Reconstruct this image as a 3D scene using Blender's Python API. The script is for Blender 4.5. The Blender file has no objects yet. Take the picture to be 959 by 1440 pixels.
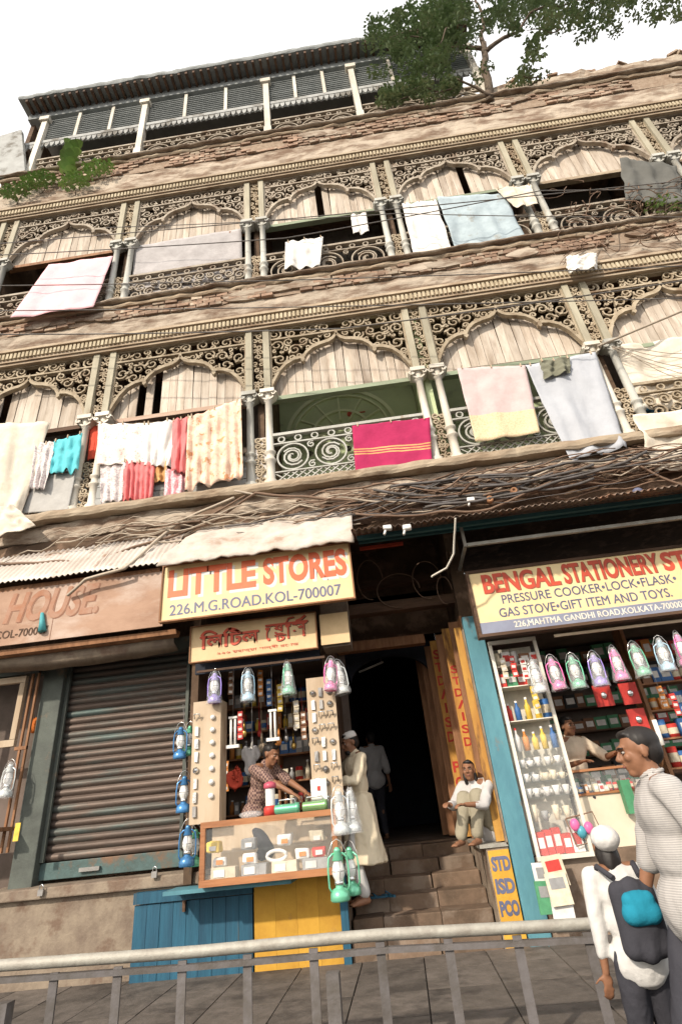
import bpy, math, random
from mathutils import Vector, Matrix, noise
random.seed(7)
R = math.radians
sc = bpy.context.scene
COL = sc.collection

# ------------------------------------------------------------------ camera
CF, CP, CR, CY = 753.4, R(29.14), R(-6.06), R(-3.11)
CAM = Vector((1.52, -6.73, 1.45))
_F = Vector((math.sin(CY)*math.cos(CP), math.cos(CY)*math.cos(CP), math.sin(CP)))
_R0 = Vector((math.cos(CY), -math.sin(CY), 0)); _U0 = _R0.cross(_F)
_Rt = _R0*math.cos(CR)+_U0*math.sin(CR); _Up = _U0*math.cos(CR)-_R0*math.sin(CR)
cam = bpy.data.cameras.new('camera'); cam.sensor_fit = 'VERTICAL'; cam.sensor_height = 24
cam.lens = CF/1440*24; cam.clip_start = 0.05; cam.clip_end = 3000
co = bpy.data.objects.new('camera', cam); COL.objects.link(co)
m3 = Matrix((_Rt, _Up, -_F)).transposed()
co.matrix_world = Matrix.Translation(CAM) @ m3.to_4x4()
sc.camera = co

# ------------------------------------------------------------------ light
SUN = Vector((-0.52, -0.84, 0.64)).normalized()
w = bpy.data.worlds.new('World'); sc.world = w; w.use_nodes = True
nt = w.node_tree; bg = nt.nodes['Background']
sky = nt.nodes.new('ShaderNodeTexSky'); sky.sky_type = 'NISHITA'; sky.sun_disc = False
sky.sun_elevation = math.asin(SUN.z); sky.sun_rotation = math.atan2(SUN.x, SUN.y)
sky.dust_density = 4.0
mx = nt.nodes.new('ShaderNodeMix'); mx.data_type = 'RGBA'; mx.inputs[0].default_value = 0.72
mx.inputs[7].default_value = (8.9, 8.7, 8.4, 1)      # thin bright haze over the blue
nt.links.new(sky.outputs[0], mx.inputs[6]); nt.links.new(mx.outputs[2], bg.inputs[0])
bg.inputs[1].default_value = 0.15
sl = bpy.data.lights.new('sun', 'SUN'); sl.energy = 3.4; sl.angle = R(1.5); sl.color = (1, .89, .75)
so = bpy.data.objects.new('sun', sl); so.rotation_euler = SUN.to_track_quat('Z', 'Y').to_euler(); COL.objects.link(so)
sc.view_settings.view_transform = 'Standard'; sc.view_settings.look = 'None'
sc.view_settings.exposure = 0.4; sc.view_settings.gamma = 1

# ------------------------------------------------------------------ helpers
def at(x, y, Y):
    """a point seen in the photograph, placed on the plane at depth Y"""
    d = _F + _Rt*((x-479.5)/CF) + _Up*((720-y)/CF)
    return CAM + d*((Y-CAM.y)/d.y)

def tag(o, label=None, cat=None, group=None, kind=None):
    if label: o['label'] = label
    if cat: o['category'] = cat
    if group: o['group'] = group
    if kind: o['kind'] = kind
    return o

TS = bpy.data.scenes.new('scratch')
def evaluated(o):
    """mesh of a temporary object with its modifiers, worked out in a scratch scene"""
    TS.collection.objects.link(o); vl = TS.view_layers[0]; vl.update()
    me = bpy.data.meshes.new_from_object(o.evaluated_get(vl.depsgraph)); bpy.data.objects.remove(o); return me

def empty(name, loc, label, cat, group=None, rz=0):
    o = bpy.data.objects.new(name, None); COL.objects.link(o); o.empty_display_size = .1
    o.location = loc; o.rotation_euler = (0, 0, rz)
    return tag(o, label, cat, group)

def copy_tree(o, parent=None):
    c = o.copy(); COL.objects.link(c); c.parent = parent
    for ch in o.children: copy_tree(ch, c)
    return c

class MB:
    def __init__(s): s.v = []; s.f = []; s.sm = []
    def quad_grid(s, rows, smooth=True, closed=False):
        n0 = len(s.v); nr = len(rows); nc = len(rows[0])
        for r in rows: s.v += [tuple(p) for p in r]
        for i in range(nr-1):
            for j in range(nc if closed else nc-1):
                a = n0+i*nc+j; b = n0+i*nc+(j+1) % nc
                s.f.append((a, b, b+nc, a+nc)); s.sm.append(smooth)
        return n0
    def box(s, x0, x1, y0, y1, z0, z1, jit=0, M=None):
        P = [Vector((x, y, z)) for z in (z0, z1) for y in (y0, y1) for x in (x0, x1)]
        if jit: P = [p+Vector((random.uniform(-jit, jit), random.uniform(-jit, jit), random.uniform(-jit, jit))) for p in P]
        if M: P = [M @ p for p in P]
        n = len(s.v); s.v += [tuple(p) for p in P]
        for q in ((0,2,3,1),(4,5,7,6),(0,1,5,4),(2,6,7,3),(0,4,6,2),(1,3,7,5)):
            s.f.append(tuple(n+k for k in q)); s.sm.append(False)
        return s
    def bar(s, p, q, w, d=None):
        """square bar from p to q"""
        p = Vector(p); q = Vector(q); d = d or w; t = (q-p).normalized()
        a = t.cross(Vector((0, 1, 0)));
        if a.length < .1: a = t.cross(Vector((1, 0, 0)))
        a.normalize(); b = t.cross(a)
        n = len(s.v)
        for e in (p, q):
            for u, v in ((-1,-1),(1,-1),(1,1),(-1,1)): s.v.append(tuple(e+a*(u*w/2)+b*(v*d/2)))
        for q4 in ((0,1,2,3),(7,6,5,4),(0,4,5,1),(1,5,6,2),(2,6,7,3),(3,7,4,0)):
            s.f.append(tuple(n+k for k in q4)); s.sm.append(False)
        return s
    def tube(s, pts, r, n=6, cap=True):
        pts = [Vector(p) for p in pts]; rows = []
        for i, p in enumerate(pts):
            t = (pts[min(i+1, len(pts)-1)]-pts[max(i-1, 0)])
            if t.length < 1e-9: t = Vector((0, 0, 1))
            t.normalize(); a = t.cross(Vector((.3, .9, .2))).normalized(); b = t.cross(a)
            rr = r[i] if isinstance(r, (list, tuple)) else r
            rows.append([p+(a*math.cos(6.28319*k/n)+b*math.sin(6.28319*k/n))*rr for k in range(n)])
        n0 = s.quad_grid(rows, True, True)
        if cap:
            s.f.append(tuple(range(n0+n-1, n0-1, -1))); s.sm.append(False)
            e = n0+(len(pts)-1)*n; s.f.append(tuple(range(e, e+n))); s.sm.append(False)
        return s
    def lathe(s, prof, c=(0, 0, 0), n=16, sx=1, sy=1):
        c = Vector(c)
        rows = [[c+Vector((math.cos(6.28319*k/n)*r*sx, math.sin(6.28319*k/n)*r*sy, z)) for k in range(n)] for r, z in prof]
        s.quad_grid(rows, True, True); return s
    def ribbon(s, pts, w, y0, y1):
        """strip of width w following pts in the XZ plane, between depths y0 and y1"""
        n = len(s.v); m = len(pts)
        for i, (x, z) in enumerate(pts):
            a = pts[max(i-1, 0)]; b = pts[min(i+1, m-1)]
            dx, dz = b[0]-a[0], b[1]-a[1]; L = math.hypot(dx, dz) or 1
            ww = (w[i] if isinstance(w, (list, tuple)) else w)/2
            nx, nz = -dz/L*ww, dx/L*ww
            s.v += [(x-nx, y0, z-nz), (x+nx, y0, z+nz), (x+nx, y1, z+nz), (x-nx, y1, z-nz)]
        for i in range(m-1):
            for k in range(4):
                s.f.append((n+4*i+k, n+4*i+(k+1) % 4, n+4*i+4+(k+1) % 4, n+4*i+4+k)); s.sm.append(False)
        s.f.append((n, n+1, n+2, n+3)); s.sm.append(False)
        e = n+4*(m-1); s.f.append((e+3, e+2, e+1, e)); s.sm.append(False)
        return s
    def prism(s, poly, y0, y1):
        n = len(s.v); m = len(poly)
        for (x, z) in poly: s.v.append((x, y0, z))
        for (x, z) in poly: s.v.append((x, y1, z))
        s.f.append(tuple(range(n, n+m))); s.f.append(tuple(range(n+2*m-1, n+m-1, -1))); s.sm += [False, False]
        for k in range(m):
            s.f.append((n+k, n+m+k, n+m+(k+1) % m, n+(k+1) % m)); s.sm.append(False)
        return s
    def ell(s, c, r, n=12, m=8, M=None):
        rows = []
        for i in range(m+1):
            t = math.pi*i/m
            row = []
            for k in range(n):
                p = Vector((math.sin(t)*math.cos(6.28319*k/n)*r[0], math.sin(t)*math.sin(6.28319*k/n)*r[1], math.cos(t)*r[2]))
                if M: p = M @ p
                row.append(Vector(c)+p)
            rows.append(row)
        s.quad_grid(rows, True, True); return s
    def cone(s, p, q, r1, r2, n=10, sq=1.0):
        p = Vector(p); q = Vector(q); s.ell(p, (r1, r1*sq, r1), n, 6); s.ell(q, (r2, r2*sq, r2), n, 6)
        t = (q-p).normalized(); a = t.cross(Vector((0, 1, 0)))
        if a.length < .15: a = Vector((1, 0, 0)).cross(t)
        a.normalize(); b = t.cross(a)
        rows = []
        for k in range(5):
            u = k/4; c = p.lerp(q, u); r = r1+(r2-r1)*u
            rows.append([c+a*math.cos(6.28319*j/n)*r+b*math.sin(6.28319*j/n)*r*sq for j in range(n)])
        n0 = s.quad_grid(rows, True, True)
        s.f.append(tuple(range(n0+n-1, n0-1, -1))); s.sm.append(False)
        e = n0+4*n; s.f.append(tuple(range(e, e+n))); s.sm.append(False)
        return s
    def mesh(s, name):
        me = bpy.data.meshes.new(name); me.from_pydata(s.v, [], s.f)
        me.polygons.foreach_set('use_smooth', s.sm); me.update(); return me
    def build(s, name, mat, parent=None, world=True, fix=True):
        """ONE mesh object; coordinates are the world's unless world=False (then the parent's)"""
        if world:
            o0 = Vector((0, 0, 0))
            if parent is None:
                c = [sum(v[k] for v in s.v)/len(s.v) for k in range(3)]; o0 = Vector(c)
            else:
                q = parent
                while q: o0 += q.location; q = q.parent
            s.v = [(v[0]-o0.x, v[1]-o0.y, v[2]-o0.z) for v in s.v]
        me = s.mesh(name)
        if fix:
            import bmesh
            b = bmesh.new(); b.from_mesh(me); bmesh.ops.recalc_face_normals(b, faces=b.faces); b.to_mesh(me); b.free()
        if mat:
            for mm in (mat if isinstance(mat, list) else [mat]): me.materials.append(mm)
        o = bpy.data.objects.new(name, me); COL.objects.link(o); o.parent = parent
        if world and parent is None: o.location = o0
        return o

def inst(name, me, parent, loc, rot=None, scale=None):
    o = bpy.data.objects.new(name, me); COL.objects.link(o); o.parent = parent; o.location = loc
    if rot: o.rotation_euler = rot
    if scale: o.scale = scale
    return o

def boxo(name, mat, x0, x1, y0, y1, z0, z1, parent=None, jit=0, bevel=0):
    o = MB().box(x0, x1, y0, y1, z0, z1, jit).build(name, mat, parent)
    if bevel:
        b = o.modifiers.new('bevel', 'BEVEL'); b.width = bevel; b.segments = 2
    return o

# ------------------------------------------------------------------ materials
def mat(name, c1, c2=None, scale=6, rough=.75, bump=.25, metal=0, stretch=(1, 1, 1), c3=None, s3=1.5, t3=(.52, .62), rnd=.12,
        alpha=1, trans=0, spec=.3, detail=8, t2=(.38, .66)):
    m = bpy.data.materials.new(name); m.use_nodes = True; n = m.node_tree.nodes; L = m.node_tree.links
    p = n['Principled BSDF']; p.inputs['Roughness'].default_value = rough; p.inputs['Metallic'].default_value = metal
    p.inputs['Specular IOR Level'].default_value = spec
    c2 = c2 or tuple(x*.7 for x in c1)
    tc = n.new('ShaderNodeTexCoord'); oi = n.new('ShaderNodeObjectInfo')
    ad = n.new('ShaderNodeVectorMath'); ad.operation = 'ADD'; L.new(tc.outputs['Object'], ad.inputs[0])
    ml = n.new('ShaderNodeMath'); ml.operation = 'MULTIPLY'; ml.inputs[1].default_value = 37; L.new(oi.outputs['Random'], ml.inputs[0])
    L.new(ml.outputs[0], ad.inputs[1])
    mp = n.new('ShaderNodeMapping'); mp.inputs['Scale'].default_value = stretch; L.new(ad.outputs[0], mp.inputs[0])
    def ns(sca, det, vec):
        q = n.new('ShaderNodeTexNoise'); q.inputs['Scale'].default_value = sca; q.inputs['Detail'].default_value = det
        q.inputs['Roughness'].default_value = .65; L.new(vec, q.inputs['Vector']); return q
    def ramp(src, a, b):
        q = n.new('ShaderNodeMapRange'); q.inputs[1].default_value = a; q.inputs[2].default_value = b; L.new(src, q.inputs[0]); return q
    def mix(fac, A, B):
        q = n.new('ShaderNodeMix'); q.data_type = 'RGBA'
        L.new(fac, q.inputs[0])
        for k, v in ((6, A), (7, B)):
            if isinstance(v, tuple): q.inputs[k].default_value = (*v, 1)
            else: L.new(v, q.inputs[k])
        return q.outputs[2]
    n1 = ns(scale, detail, mp.outputs[0]); col = mix(ramp(n1.outputs[0], *t2).outputs[0], c1, c2)
    if c3:
        n3 = ns(s3, 9, mp.outputs[0]); col = mix(ramp(n3.outputs[0], *t3).outputs[0], col, c3)
    hs = n.new('ShaderNodeHueSaturation'); vr = n.new('ShaderNodeMapRange'); L.new(oi.outputs['Random'], vr.inputs[0])
    vr.inputs[3].default_value = 1-rnd; vr.inputs[4].default_value = 1+rnd
    L.new(vr.outputs[0], hs.inputs['Value']); L.new(col, hs.inputs['Color']); L.new(hs.outputs[0], p.inputs['Base Color'])
    if bump:
        bp = n.new('ShaderNodeBump'); bp.inputs['Strength'].default_value = bump; bp.inputs['Distance'].default_value = .02
        n4 = ns(scale*3, 6, mp.outputs[0]); L.new(n4.outputs[0], bp.inputs['Height']); L.new(bp.outputs[0], p.inputs['Normal'])
    if alpha < 1: p.inputs['Alpha'].default_value = alpha
    if trans: p.inputs['Transmission Weight'].default_value = trans
    return m

def flat(name, c, rough=.6, metal=0, rnd=.05, spec=.3): return mat(name, c, tuple(x*.82 for x in c), 9, rough, .08, metal, rnd=rnd, spec=spec)

M = {}
M['iron'] = mat('fretwork paint', (.44, .37, .27), (.27, .21, .14), 5, .8, .4, c3=(.16, .10, .06), s3=2.2, t3=(.56, .7))
M['iron2'] = mat('upper fretwork paint', (.42, .37, .30), (.27, .22, .17), 5, .8, .4, c3=(.18, .12, .08), s3=2.2, t3=(.56, .7))
M['pilaster'] = mat('grey pilaster paint', (.40, .37, .28), (.30, .27, .20), 5, .7, .3, stretch=(1, 1, .3), c3=(.2, .14, .09), s3=3, t3=(.6, .7))
M['shaft'] = mat('column paint', (.50, .50, .46), (.36, .35, .31), 4, .6, .3, stretch=(1, 1, .3), c3=(.26, .18, .11), s3=2.5, t3=(.6, .72))
M['white'] = mat('white column paint', (.70, .66, .58), (.52, .47, .39), 4, .5, .2, stretch=(1, 1, .3), c3=(.3, .22, .15), s3=3, t3=(.64, .74))
M['plank'] = mat('arch board', (.60, .53, .45), (.40, .33, .26), 3, .8, .4, stretch=(2.2, 2.2, .35), c3=(.20, .14, .10), s3=1.8, t3=(.50, .74), rnd=.16)
M['cornice'] = mat('weathered cornice', (.46, .38, .28), (.30, .22, .15), 3, .9, .6, stretch=(.6, 1, 1.4), c3=(.16, .10, .06), s3=2, t3=(.54, .68))
M['stucco'] = mat('peeling stucco', (.44, .375, .30), (.27, .21, .16), 3.2, .95, .9, stretch=(.5, 1, 1.6), c3=(.17, .115, .08), s3=3.2, t3=(.46, .62))
M['dentil'] = mat('dentil stone', (.50, .43, .31), (.33, .27, .18), 5, .9, .5)
M['brick'] = mat('brick', (.34, .23, .165), (.22, .145, .105), 7, .95, .6, c3=(.42, .35, .27), s3=4, t3=(.50, .62), rnd=.28)
M['mortar'] = mat('mortar', (.36, .28, .21), (.24, .17, .12), 8, .95, .7)
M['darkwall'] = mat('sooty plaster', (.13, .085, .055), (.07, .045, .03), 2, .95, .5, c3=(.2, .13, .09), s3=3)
M['darkwood'] = mat('dark old wood', (.12, .07, .045), (.06, .035, .022), 4, .8, .5, stretch=(.4, 1, 3))
M['oldwood'] = mat('orange brown wood', (.32, .16, .08), (.18, .085, .04), 4, .7, .4, stretch=(2.5, 2.5, .4))
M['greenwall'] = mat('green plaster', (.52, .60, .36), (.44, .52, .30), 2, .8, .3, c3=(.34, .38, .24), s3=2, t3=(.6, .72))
M['greenrelief'] = mat('pale green moulding', (.68, .73, .50), (.60, .66, .44), 3, .8, .2)
M['greenwood'] = mat('faded green beam', (.30, .36, .25), (.22, .24, .17), 4, .75, .3, stretch=(.3, 1, 2))
M['pinkwood'] = mat('faded pink beam', (.50, .36, .28), (.36, .24, .17), 4, .75, .3, stretch=(.3, 1, 2))
M['grey'] = mat('grey plaster', (.40, .41, .40), (.28, .28, .27), 2, .9, .4, c3=(.16, .15, .13), s3=2)
M['glarewood'] = mat('bluish louvre wood', (.34, .36, .36), (.25, .27, .27), 4, .85, .4)  # grey-blue wood paled in its colour to imitate glare on the top veranda
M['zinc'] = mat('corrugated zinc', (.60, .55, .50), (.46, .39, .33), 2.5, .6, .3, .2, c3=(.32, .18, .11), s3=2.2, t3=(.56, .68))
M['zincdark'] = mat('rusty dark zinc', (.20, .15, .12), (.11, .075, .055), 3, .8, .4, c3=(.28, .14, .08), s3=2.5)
M['tarp'] = mat('dusty tarpaulin', (.50, .45, .40), (.36, .30, .25), 3, .9, .6, c3=(.32, .22, .16), s3=3, t3=(.58, .7))
M['teal'] = mat('teal beam', (.06, .16, .17), (.04, .10, .11), 4, .6, .2, stretch=(.3, 1, 1))
M['bluepillar'] = mat('turquoise paint', (.10, .26, .31), (.07, .19, .24), 5, .6, .3, stretch=(1, 1, .35), c3=(.22, .14, .09), s3=4, t3=(.62, .7))
M['bluedoor'] = mat('blue wood paint', (.022, .10, .16), (.016, .065, .11), 4, .6, .4, stretch=(3, 3, .3), c3=(.10, .09, .07), s3=3, t3=(.62, .72))
M['yellow'] = mat('yellow ochre paint', (.58, .33, .045), (.46, .24, .03), 3, .7, .35, c3=(.32, .17, .07), s3=3.2, t3=(.6, .7))
M['signyellow'] = mat('cream yellow sign', (.80, .64, .36), (.74, .55, .28), 2, .55, .08, c3=(.6, .4, .22), s3=2, t3=(.66, .8))
M['signcream'] = mat('tan sign board', (.66, .49, .28), (.56, .40, .22), 2.5, .6, .15, c3=(.42, .27, .16), s3=2.2, t3=(.6, .74))
M['signrust'] = mat('rusty old sign', (.36, .23, .16), (.25, .145, .095), 2.2, .7, .3, stretch=(.6, 1, 1.2), c3=(.44, .34, .28), s3=1.4, t3=(.5, .66))
M['signred'] = mat('sign red', (.56, .085, .045), (.47, .07, .04), 5, .5, .05)
M['signredf'] = mat('faded sign red', (.70, .15, .06), (.60, .13, .06), 5, .5, .05)
M['signgrey'] = mat('sign grey', (.66, .66, .64), (.60, .60, .58), 5, .5, .05)
M['ochre'] = mat('shade-dimmed worn ochre board', (.50, .27, .06), (.38, .18, .045), 3, .75, .4, stretch=(2, 2, .4), c3=(.15, .07, .03), s3=3.5, t3=(.52, .64))  # shade of the passage put into the board colour, with brown patches
M['signblue'] = mat('sign slate blue', (.13, .14, .22), (.10, .11, .17), 5, .5, .05)
M['signband'] = mat('sign blue grey band', (.24, .26, .34), (.20, .21, .28), 4, .5, .05)
M['letterdeep'] = mat('deep red lettering', (.42, .03, .02), (.34, .03, .02), 5, .6, .05)
M['rustfaint'] = mat('faded rust lettering', (.30, .135, .075), (.34, .21, .15), 5, .7, .1)
M['rustred'] = mat('rusty lettering', (.22, .10, .06), (.26, .14, .09), 5, .7, .1)
M['shutter'] = mat('rusty shutter slat', (.135, .10, .082), (.08, .062, .052), 3.5, .55, .3, .35, stretch=(.35, 1, 2), c3=(.075, .105, .10), s3=1.3, t3=(.5, .66), rnd=.22)
M['shutterbar'] = mat('worn green blue steel', (.085, .14, .14), (.06, .085, .08), 4, .6, .3, .2, c3=(.18, .11, .07), s3=2)
M['pillarg'] = mat('grey green pillar', (.10, .115, .10), (.065, .072, .065), 3, .7, .4, c3=(.2, .14, .09), s3=2.5, t3=(.6, .7))
M['stone'] = mat('plinth stone', (.27, .22, .165), (.17, .13, .10), 4, .9, .7, c3=(.16, .11, .08), s3=2.5)
M['step'] = mat('worn stone step', (.19, .13, .09), (.10, .07, .048), 3, .85, .6, c3=(.22, .17, .13), s3=2)
M['asphalt'] = mat('asphalt', (.055, .053, .05), (.035, .033, .03), 20, .9, .5)
M['paving'] = mat('pavement slab', (.13, .11, .095), (.085, .072, .06), 6, .9, .6, c3=(.05, .042, .036), s3=2.5, t3=(.5, .66), rnd=.2)
M['counter'] = mat('counter wood', (.38, .17, .075), (.26, .11, .05), 4, .5, .2, stretch=(.5, 1, 3))
M['pegboard'] = mat('pale display board', (.50, .40, .29), (.40, .30, .20), 3, .7, .2, stretch=(2, 2, .4))
M['chrome'] = flat('chrome', (.75, .75, .74), .18, .9)
M['steel'] = flat('dull steel', (.35, .34, .33), .4, .8)
M['glass'] = mat('case glass', (.9, .95, .95), (.9, .95, .95), 3, .03, 0, alpha=.05, spec=.6)
M['plastic'] = mat('clear plastic wrap', (.92, .94, .95), (.85, .87, .88), 12, .12, .9, alpha=.20, spec=.9)
M['globe'] = mat('lamp glass', (.93, .93, .90), (.82, .82, .80), 6, .08, 0, alpha=.75, spec=.8)
M['wire'] = flat('grey wire', (.16, .15, .145), .6)
M['wireb'] = flat('brown cable', (.20, .13, .09), .7)
M['wirep'] = flat('pale cable', (.45, .38, .30), .7)
M['rail'] = mat('galvanised rail', (.34, .33, .29), (.24, .22, .19), 8, .6, .3, .2)
M['railbar'] = mat('dark railing paint', (.13, .12, .12), (.08, .07, .06), 6, .6, .3)
M['cream'] = mat('cream laminate', (.72, .64, .50), (.64, .55, .42), 2, .5, .1)
M['caseframe'] = mat('white case frame', (.78, .75, .66), (.66, .61, .52), 4, .5, .1)
M['glarewall'] = mat('glare-lightened wall', (.26, .24, .21), (.18, .16, .14), 2, .9, .3, c3=(.10, .08, .07), s3=1.5)  # upper back walls lightened in colour to imitate glare over the top storeys
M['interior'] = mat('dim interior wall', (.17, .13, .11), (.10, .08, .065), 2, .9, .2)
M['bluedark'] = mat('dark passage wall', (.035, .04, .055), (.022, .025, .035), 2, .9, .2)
M['leaf'] = mat('leaf', (.20, .26, .14), (.12, .17, .08), 3, .5, .1, rnd=.3)
M['leaflight'] = mat('young leaf', (.30, .45, .15), (.20, .32, .10), 3, .45, .1, rnd=.3)
M['bark'] = mat('bark', (.16, .12, .09), (.09, .07, .05), 6, .9, .8)
M['shell'] = mat('porcelain', (.8, .78, .74), (.7, .68, .64), 4, .2, 0)
def skin(n, c): return mat(n, c, tuple(x*.75 for x in c), 8, .5, .05, rnd=.03)
M['skin'] = skin('brown skin', (.26, .125, .07)); M['skin2'] = skin('dark brown skin', (.17, .08, .05))
M['hair'] = flat('black hair', (.02, .017, .016), .5)
M['eye'] = flat('eye', (.36, .33, .30), .3); M['iris'] = flat('iris', (.02, .015, .012), .2); M['lip'] = skin('lip', (.25, .09, .07))
# ------------------------------------------------------------------ ground
g = MB(); g.quad_grid([[(x, y, 0) for x in (-600, -40, 0, 40, 600)] for y in (-600, -40, -2.0, 40, 600)], False); tag(g.build('street', M['asphalt']), kind='structure')
pv = MB().box(-40, 40, -2.3, .35, -.05, .12).build('pavement', M['paving']); tag(pv, kind='structure')
random.seed(3)
slab_me = None
for i in range(-8, 16):
    for j in range(4):
        o = MB().box(-.296, .296, -.296, .296, 0, .03, .003)
        if slab_me is None:
            me = o.mesh('paving_slab'); me.materials.append(M['paving']); slab_me = me
        inst('paving_slab', slab_me, pv, (i*.6-pv.location.x, -2.0+j*.6-pv.location.y, .122+random.uniform(0, .004)-pv.location.z))
kb = MB().box(-40, 40, -2.45, -2.305, -.05, .14).build('kerb', M['stone']); tag(kb, kind='structure')

# ------------------------------------------------------------------ the tenement
BW = 2.8
B = empty('tenement_building', (0, 0, 0), 'old balconied brick tenement with carved fretwork arches over the shops', 'building')
F1, C1, T1 = 5.78, 7.61, 9.10
F2, C2, T2 = 10.33, 12.33, 13.80
F3, T3 = 15.49, 18.35
XL, XR = -6.15, 12.2
K0, K1 = -2, 4            # column pairs

def gap(k): return (k*BW+.21, (k+1)*BW-.21)

def arch_z(u):
    """height share of the fretwork arch at u in 0..1 from crown to column"""
    pts = [(0, 1.0), (.06, .90), (.13, .85), (.25, .82), (.38, .76), (.47, .66), (.52, .55), (.56, .57), (.66, .55), (.78, .47), (.88, .33), (.95, .16), (1, .02)]
    for (a, za), (b, zb) in zip(pts, pts[1:]):
        if u <= b: return za+(zb-za)*(u-a)/(b-a)
    return 0

def spiral(cx, cz, r, a0, turns=1.4, cw=1, n=13):
    out = []
    for i in range(n):
        t = i/(n-1); rr = r*(1-.78*t); a = a0+cw*turns*6.283*t
        out.append((cx+rr*math.cos(a), cz+rr*math.sin(a)))
    return out

def pack(x0, x1, z0, z1, ok, rmax, rmin, tries, seed):
    rg = random.Random(seed); C = []
    for t in range(tries):
        r = rmax-(rmax-rmin)*(t/tries)**.5
        x = rg.uniform(x0+r*.8, x1-r*.8); z = rg.uniform(z0+r*.8, z1-r*.8)
        if not ok(x, z, r): continue
        if all((x-a)**2+(z-b)**2 > ((r+c)*.93)**2 for a, b, c in C): C.append((x, z, r))
    return C

def fret_spandrel(H, seed, W):
    """half arch each side, mirrored; x centred, z from the capital"""
    mb = MB(); h = W/2; za = .10; zt = H-.27
    az = lambda x: za+(zt-.07-za)*arch_z(min(1, abs(x)/h))
    rg = random.Random(seed)
    C = pack(0, h, .1, H-.02, lambda x, z, r: z-r*.85 > az(x)+.0 and z-r*.85 > az(min(h, x+r*.6))-.02 and z-r*.8 > az(max(0, x-r*.7)) and not (abs(z-zt) < r*.9), .135, .036, 1500, seed)
    for (x, z, r) in C:
        a0 = rg.uniform(0, 6.28); cw = rg.choice((-1, 1))
        for s in (-1, 1):
            sp = [(s*p, q) for p, q in spiral(x, z, r, a0, 1.35 if r > .06 else 1.0, cw, 13 if r > .06 else 8)]
            mb.ribbon(sp, [.030-.012*i/len(sp) for i in range(len(sp))], rg.uniform(-.015, 0), .035)
            if r > .085:
                q = a0+rg.uniform(2, 4); mb.ribbon([(s*(x+r*math.cos(q+e)*k), z+r*math.sin(q+e)*k) for e, k in ((0, 1.1), (.25, .8), (.6, .45))], [.012, .05, .014], -.02, .03)
    for s in (-1, 1):
        pts = [(s*h*i/46, az(h*i/46)) for i in range(47)]
        mb.ribbon(pts, .05, -.03, .05); mb.ribbon([(p, q+.055) for p, q in pts[2:]], .018, -.01, .04)
        mb.ribbon([(s*(h-.015), 0), (s*(h-.015), H)], .03, -.02, .04)
        # cusp drops
        mb.prism([(s*h*.52-.03, az(h*.52)+.0), (s*h*.52+.03, az(h*.52)), (s*h*.52+.035, az(h*.52)-.05), (s*h*.52, az(h*.52)-.09), (s*h*.52-.035, az(h*.52)-.05)], -.028, .045)
    mb.prism([(-.03, zt-.06), (.03, zt-.06), (0, zt+.05)], -.035, .05)
    mb.ribbon([(-h, zt), (h, zt)], .035, -.03, .05); mb.ribbon([(-h, H-.02), (h, H-.02)], .04, -.03, .05)
    return mb, az

def fret_strip(W, z0, z1, seed, r=.06):
    mb = MB(); rg = random.Random(seed)
    for (x, z, rr) in pack(-W/2, W/2, z0, z1, lambda *a: True, r, r*.55, 500, seed):
        mb.ribbon(spiral(x, z, rr*1.05, rg.uniform(0, 6), 1.2, rg.choice((-1, 1)), 10), .024, -.012, .03)
    for s in (-1, 1): mb.ribbon([(s*W/2, z0), (s*W/2, z1)], .02, -.01, .03)
    return mb

def railing_mesh(W, H, seed, style):
    mb = MB(); rg = random.Random(seed)
    mb.box(-W/2, W/2, -.035, .045, H-.05, H); mb.box(-W/2, W/2, -.02, .03, H-.21, H-.185); mb.box(-W/2, W/2, -.02, .03, .02, .05)
    n = int(W/.24)
    for i in range(n):
        x = -W/2+(i+.5)*W/n
        mb.ribbon([(x+.05*math.cos(a*.5236), H-.117+.05*math.sin(a*.5236)) for a in range(13)], .022, -.012, .022)
    zb = .05; zt = H-.21
    if style == 'lattice':
        zb = .26; mb.box(-W/2, W/2, -.02, .03, zb-.02, zb)
        m = int(W/.12)
        for i in range(-2, m+2):
            for s in (-1, 1):
                a = -W/2+i*W/m; b = a+s*.24
                p, q = (a, .05), (b, zb-.02)
                if min(a, b) < -W/2 or max(a, b) > W/2: continue
                mb.ribbon([p, q], .016, -.01 if s > 0 else .0, .015 if s > 0 else .024)
    if style == 'dense':
        for (x, z, rr) in pack(-W/2, W/2, zb, zt, lambda *a: True, .13, .05, 900, seed):
            mb.ribbon(spiral(x, z, rr, rg.uniform(0, 6), 1.5, rg.choice((-1, 1)), 15), .024, -.012, .026)
    else:
        hh = (zt-zb); n = max(2, round(W/(hh*1.15)))
        for i in range(n):
            x = -W/2+(i+.5)*W/n; r = hh*.47; zc = (zt+zb)/2
            s = 1 if i % 2 else -1
            mb.ribbon([(x+r*math.cos(a*.2618), zc+r*math.sin(a*.2618)) for a in range(25)], .024, -.014, .026)
            mb.ribbon(spiral(x, zc, r*.72, .6*s, 1.5, s, 18), .026, -.012, .026)
            mb.ribbon(spiral(x, zc, r*.72, .6*s+3.1, 1.2, s, 14), .022, -.012, .026)
            for cx, cz in ((x+W/n/2, zb+.07), (x+W/n/2, zt-.07)):
                if cx < W/2-.05:
                    mb.ribbon(spiral(cx, cz, .07, 1, 1.3, 1, 10), .02, -.01, .022); mb.ribbon(spiral(cx-.03, zc, .05, 2, 1.2, -1, 9), .02, -.01, .022)
    return mb

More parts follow.
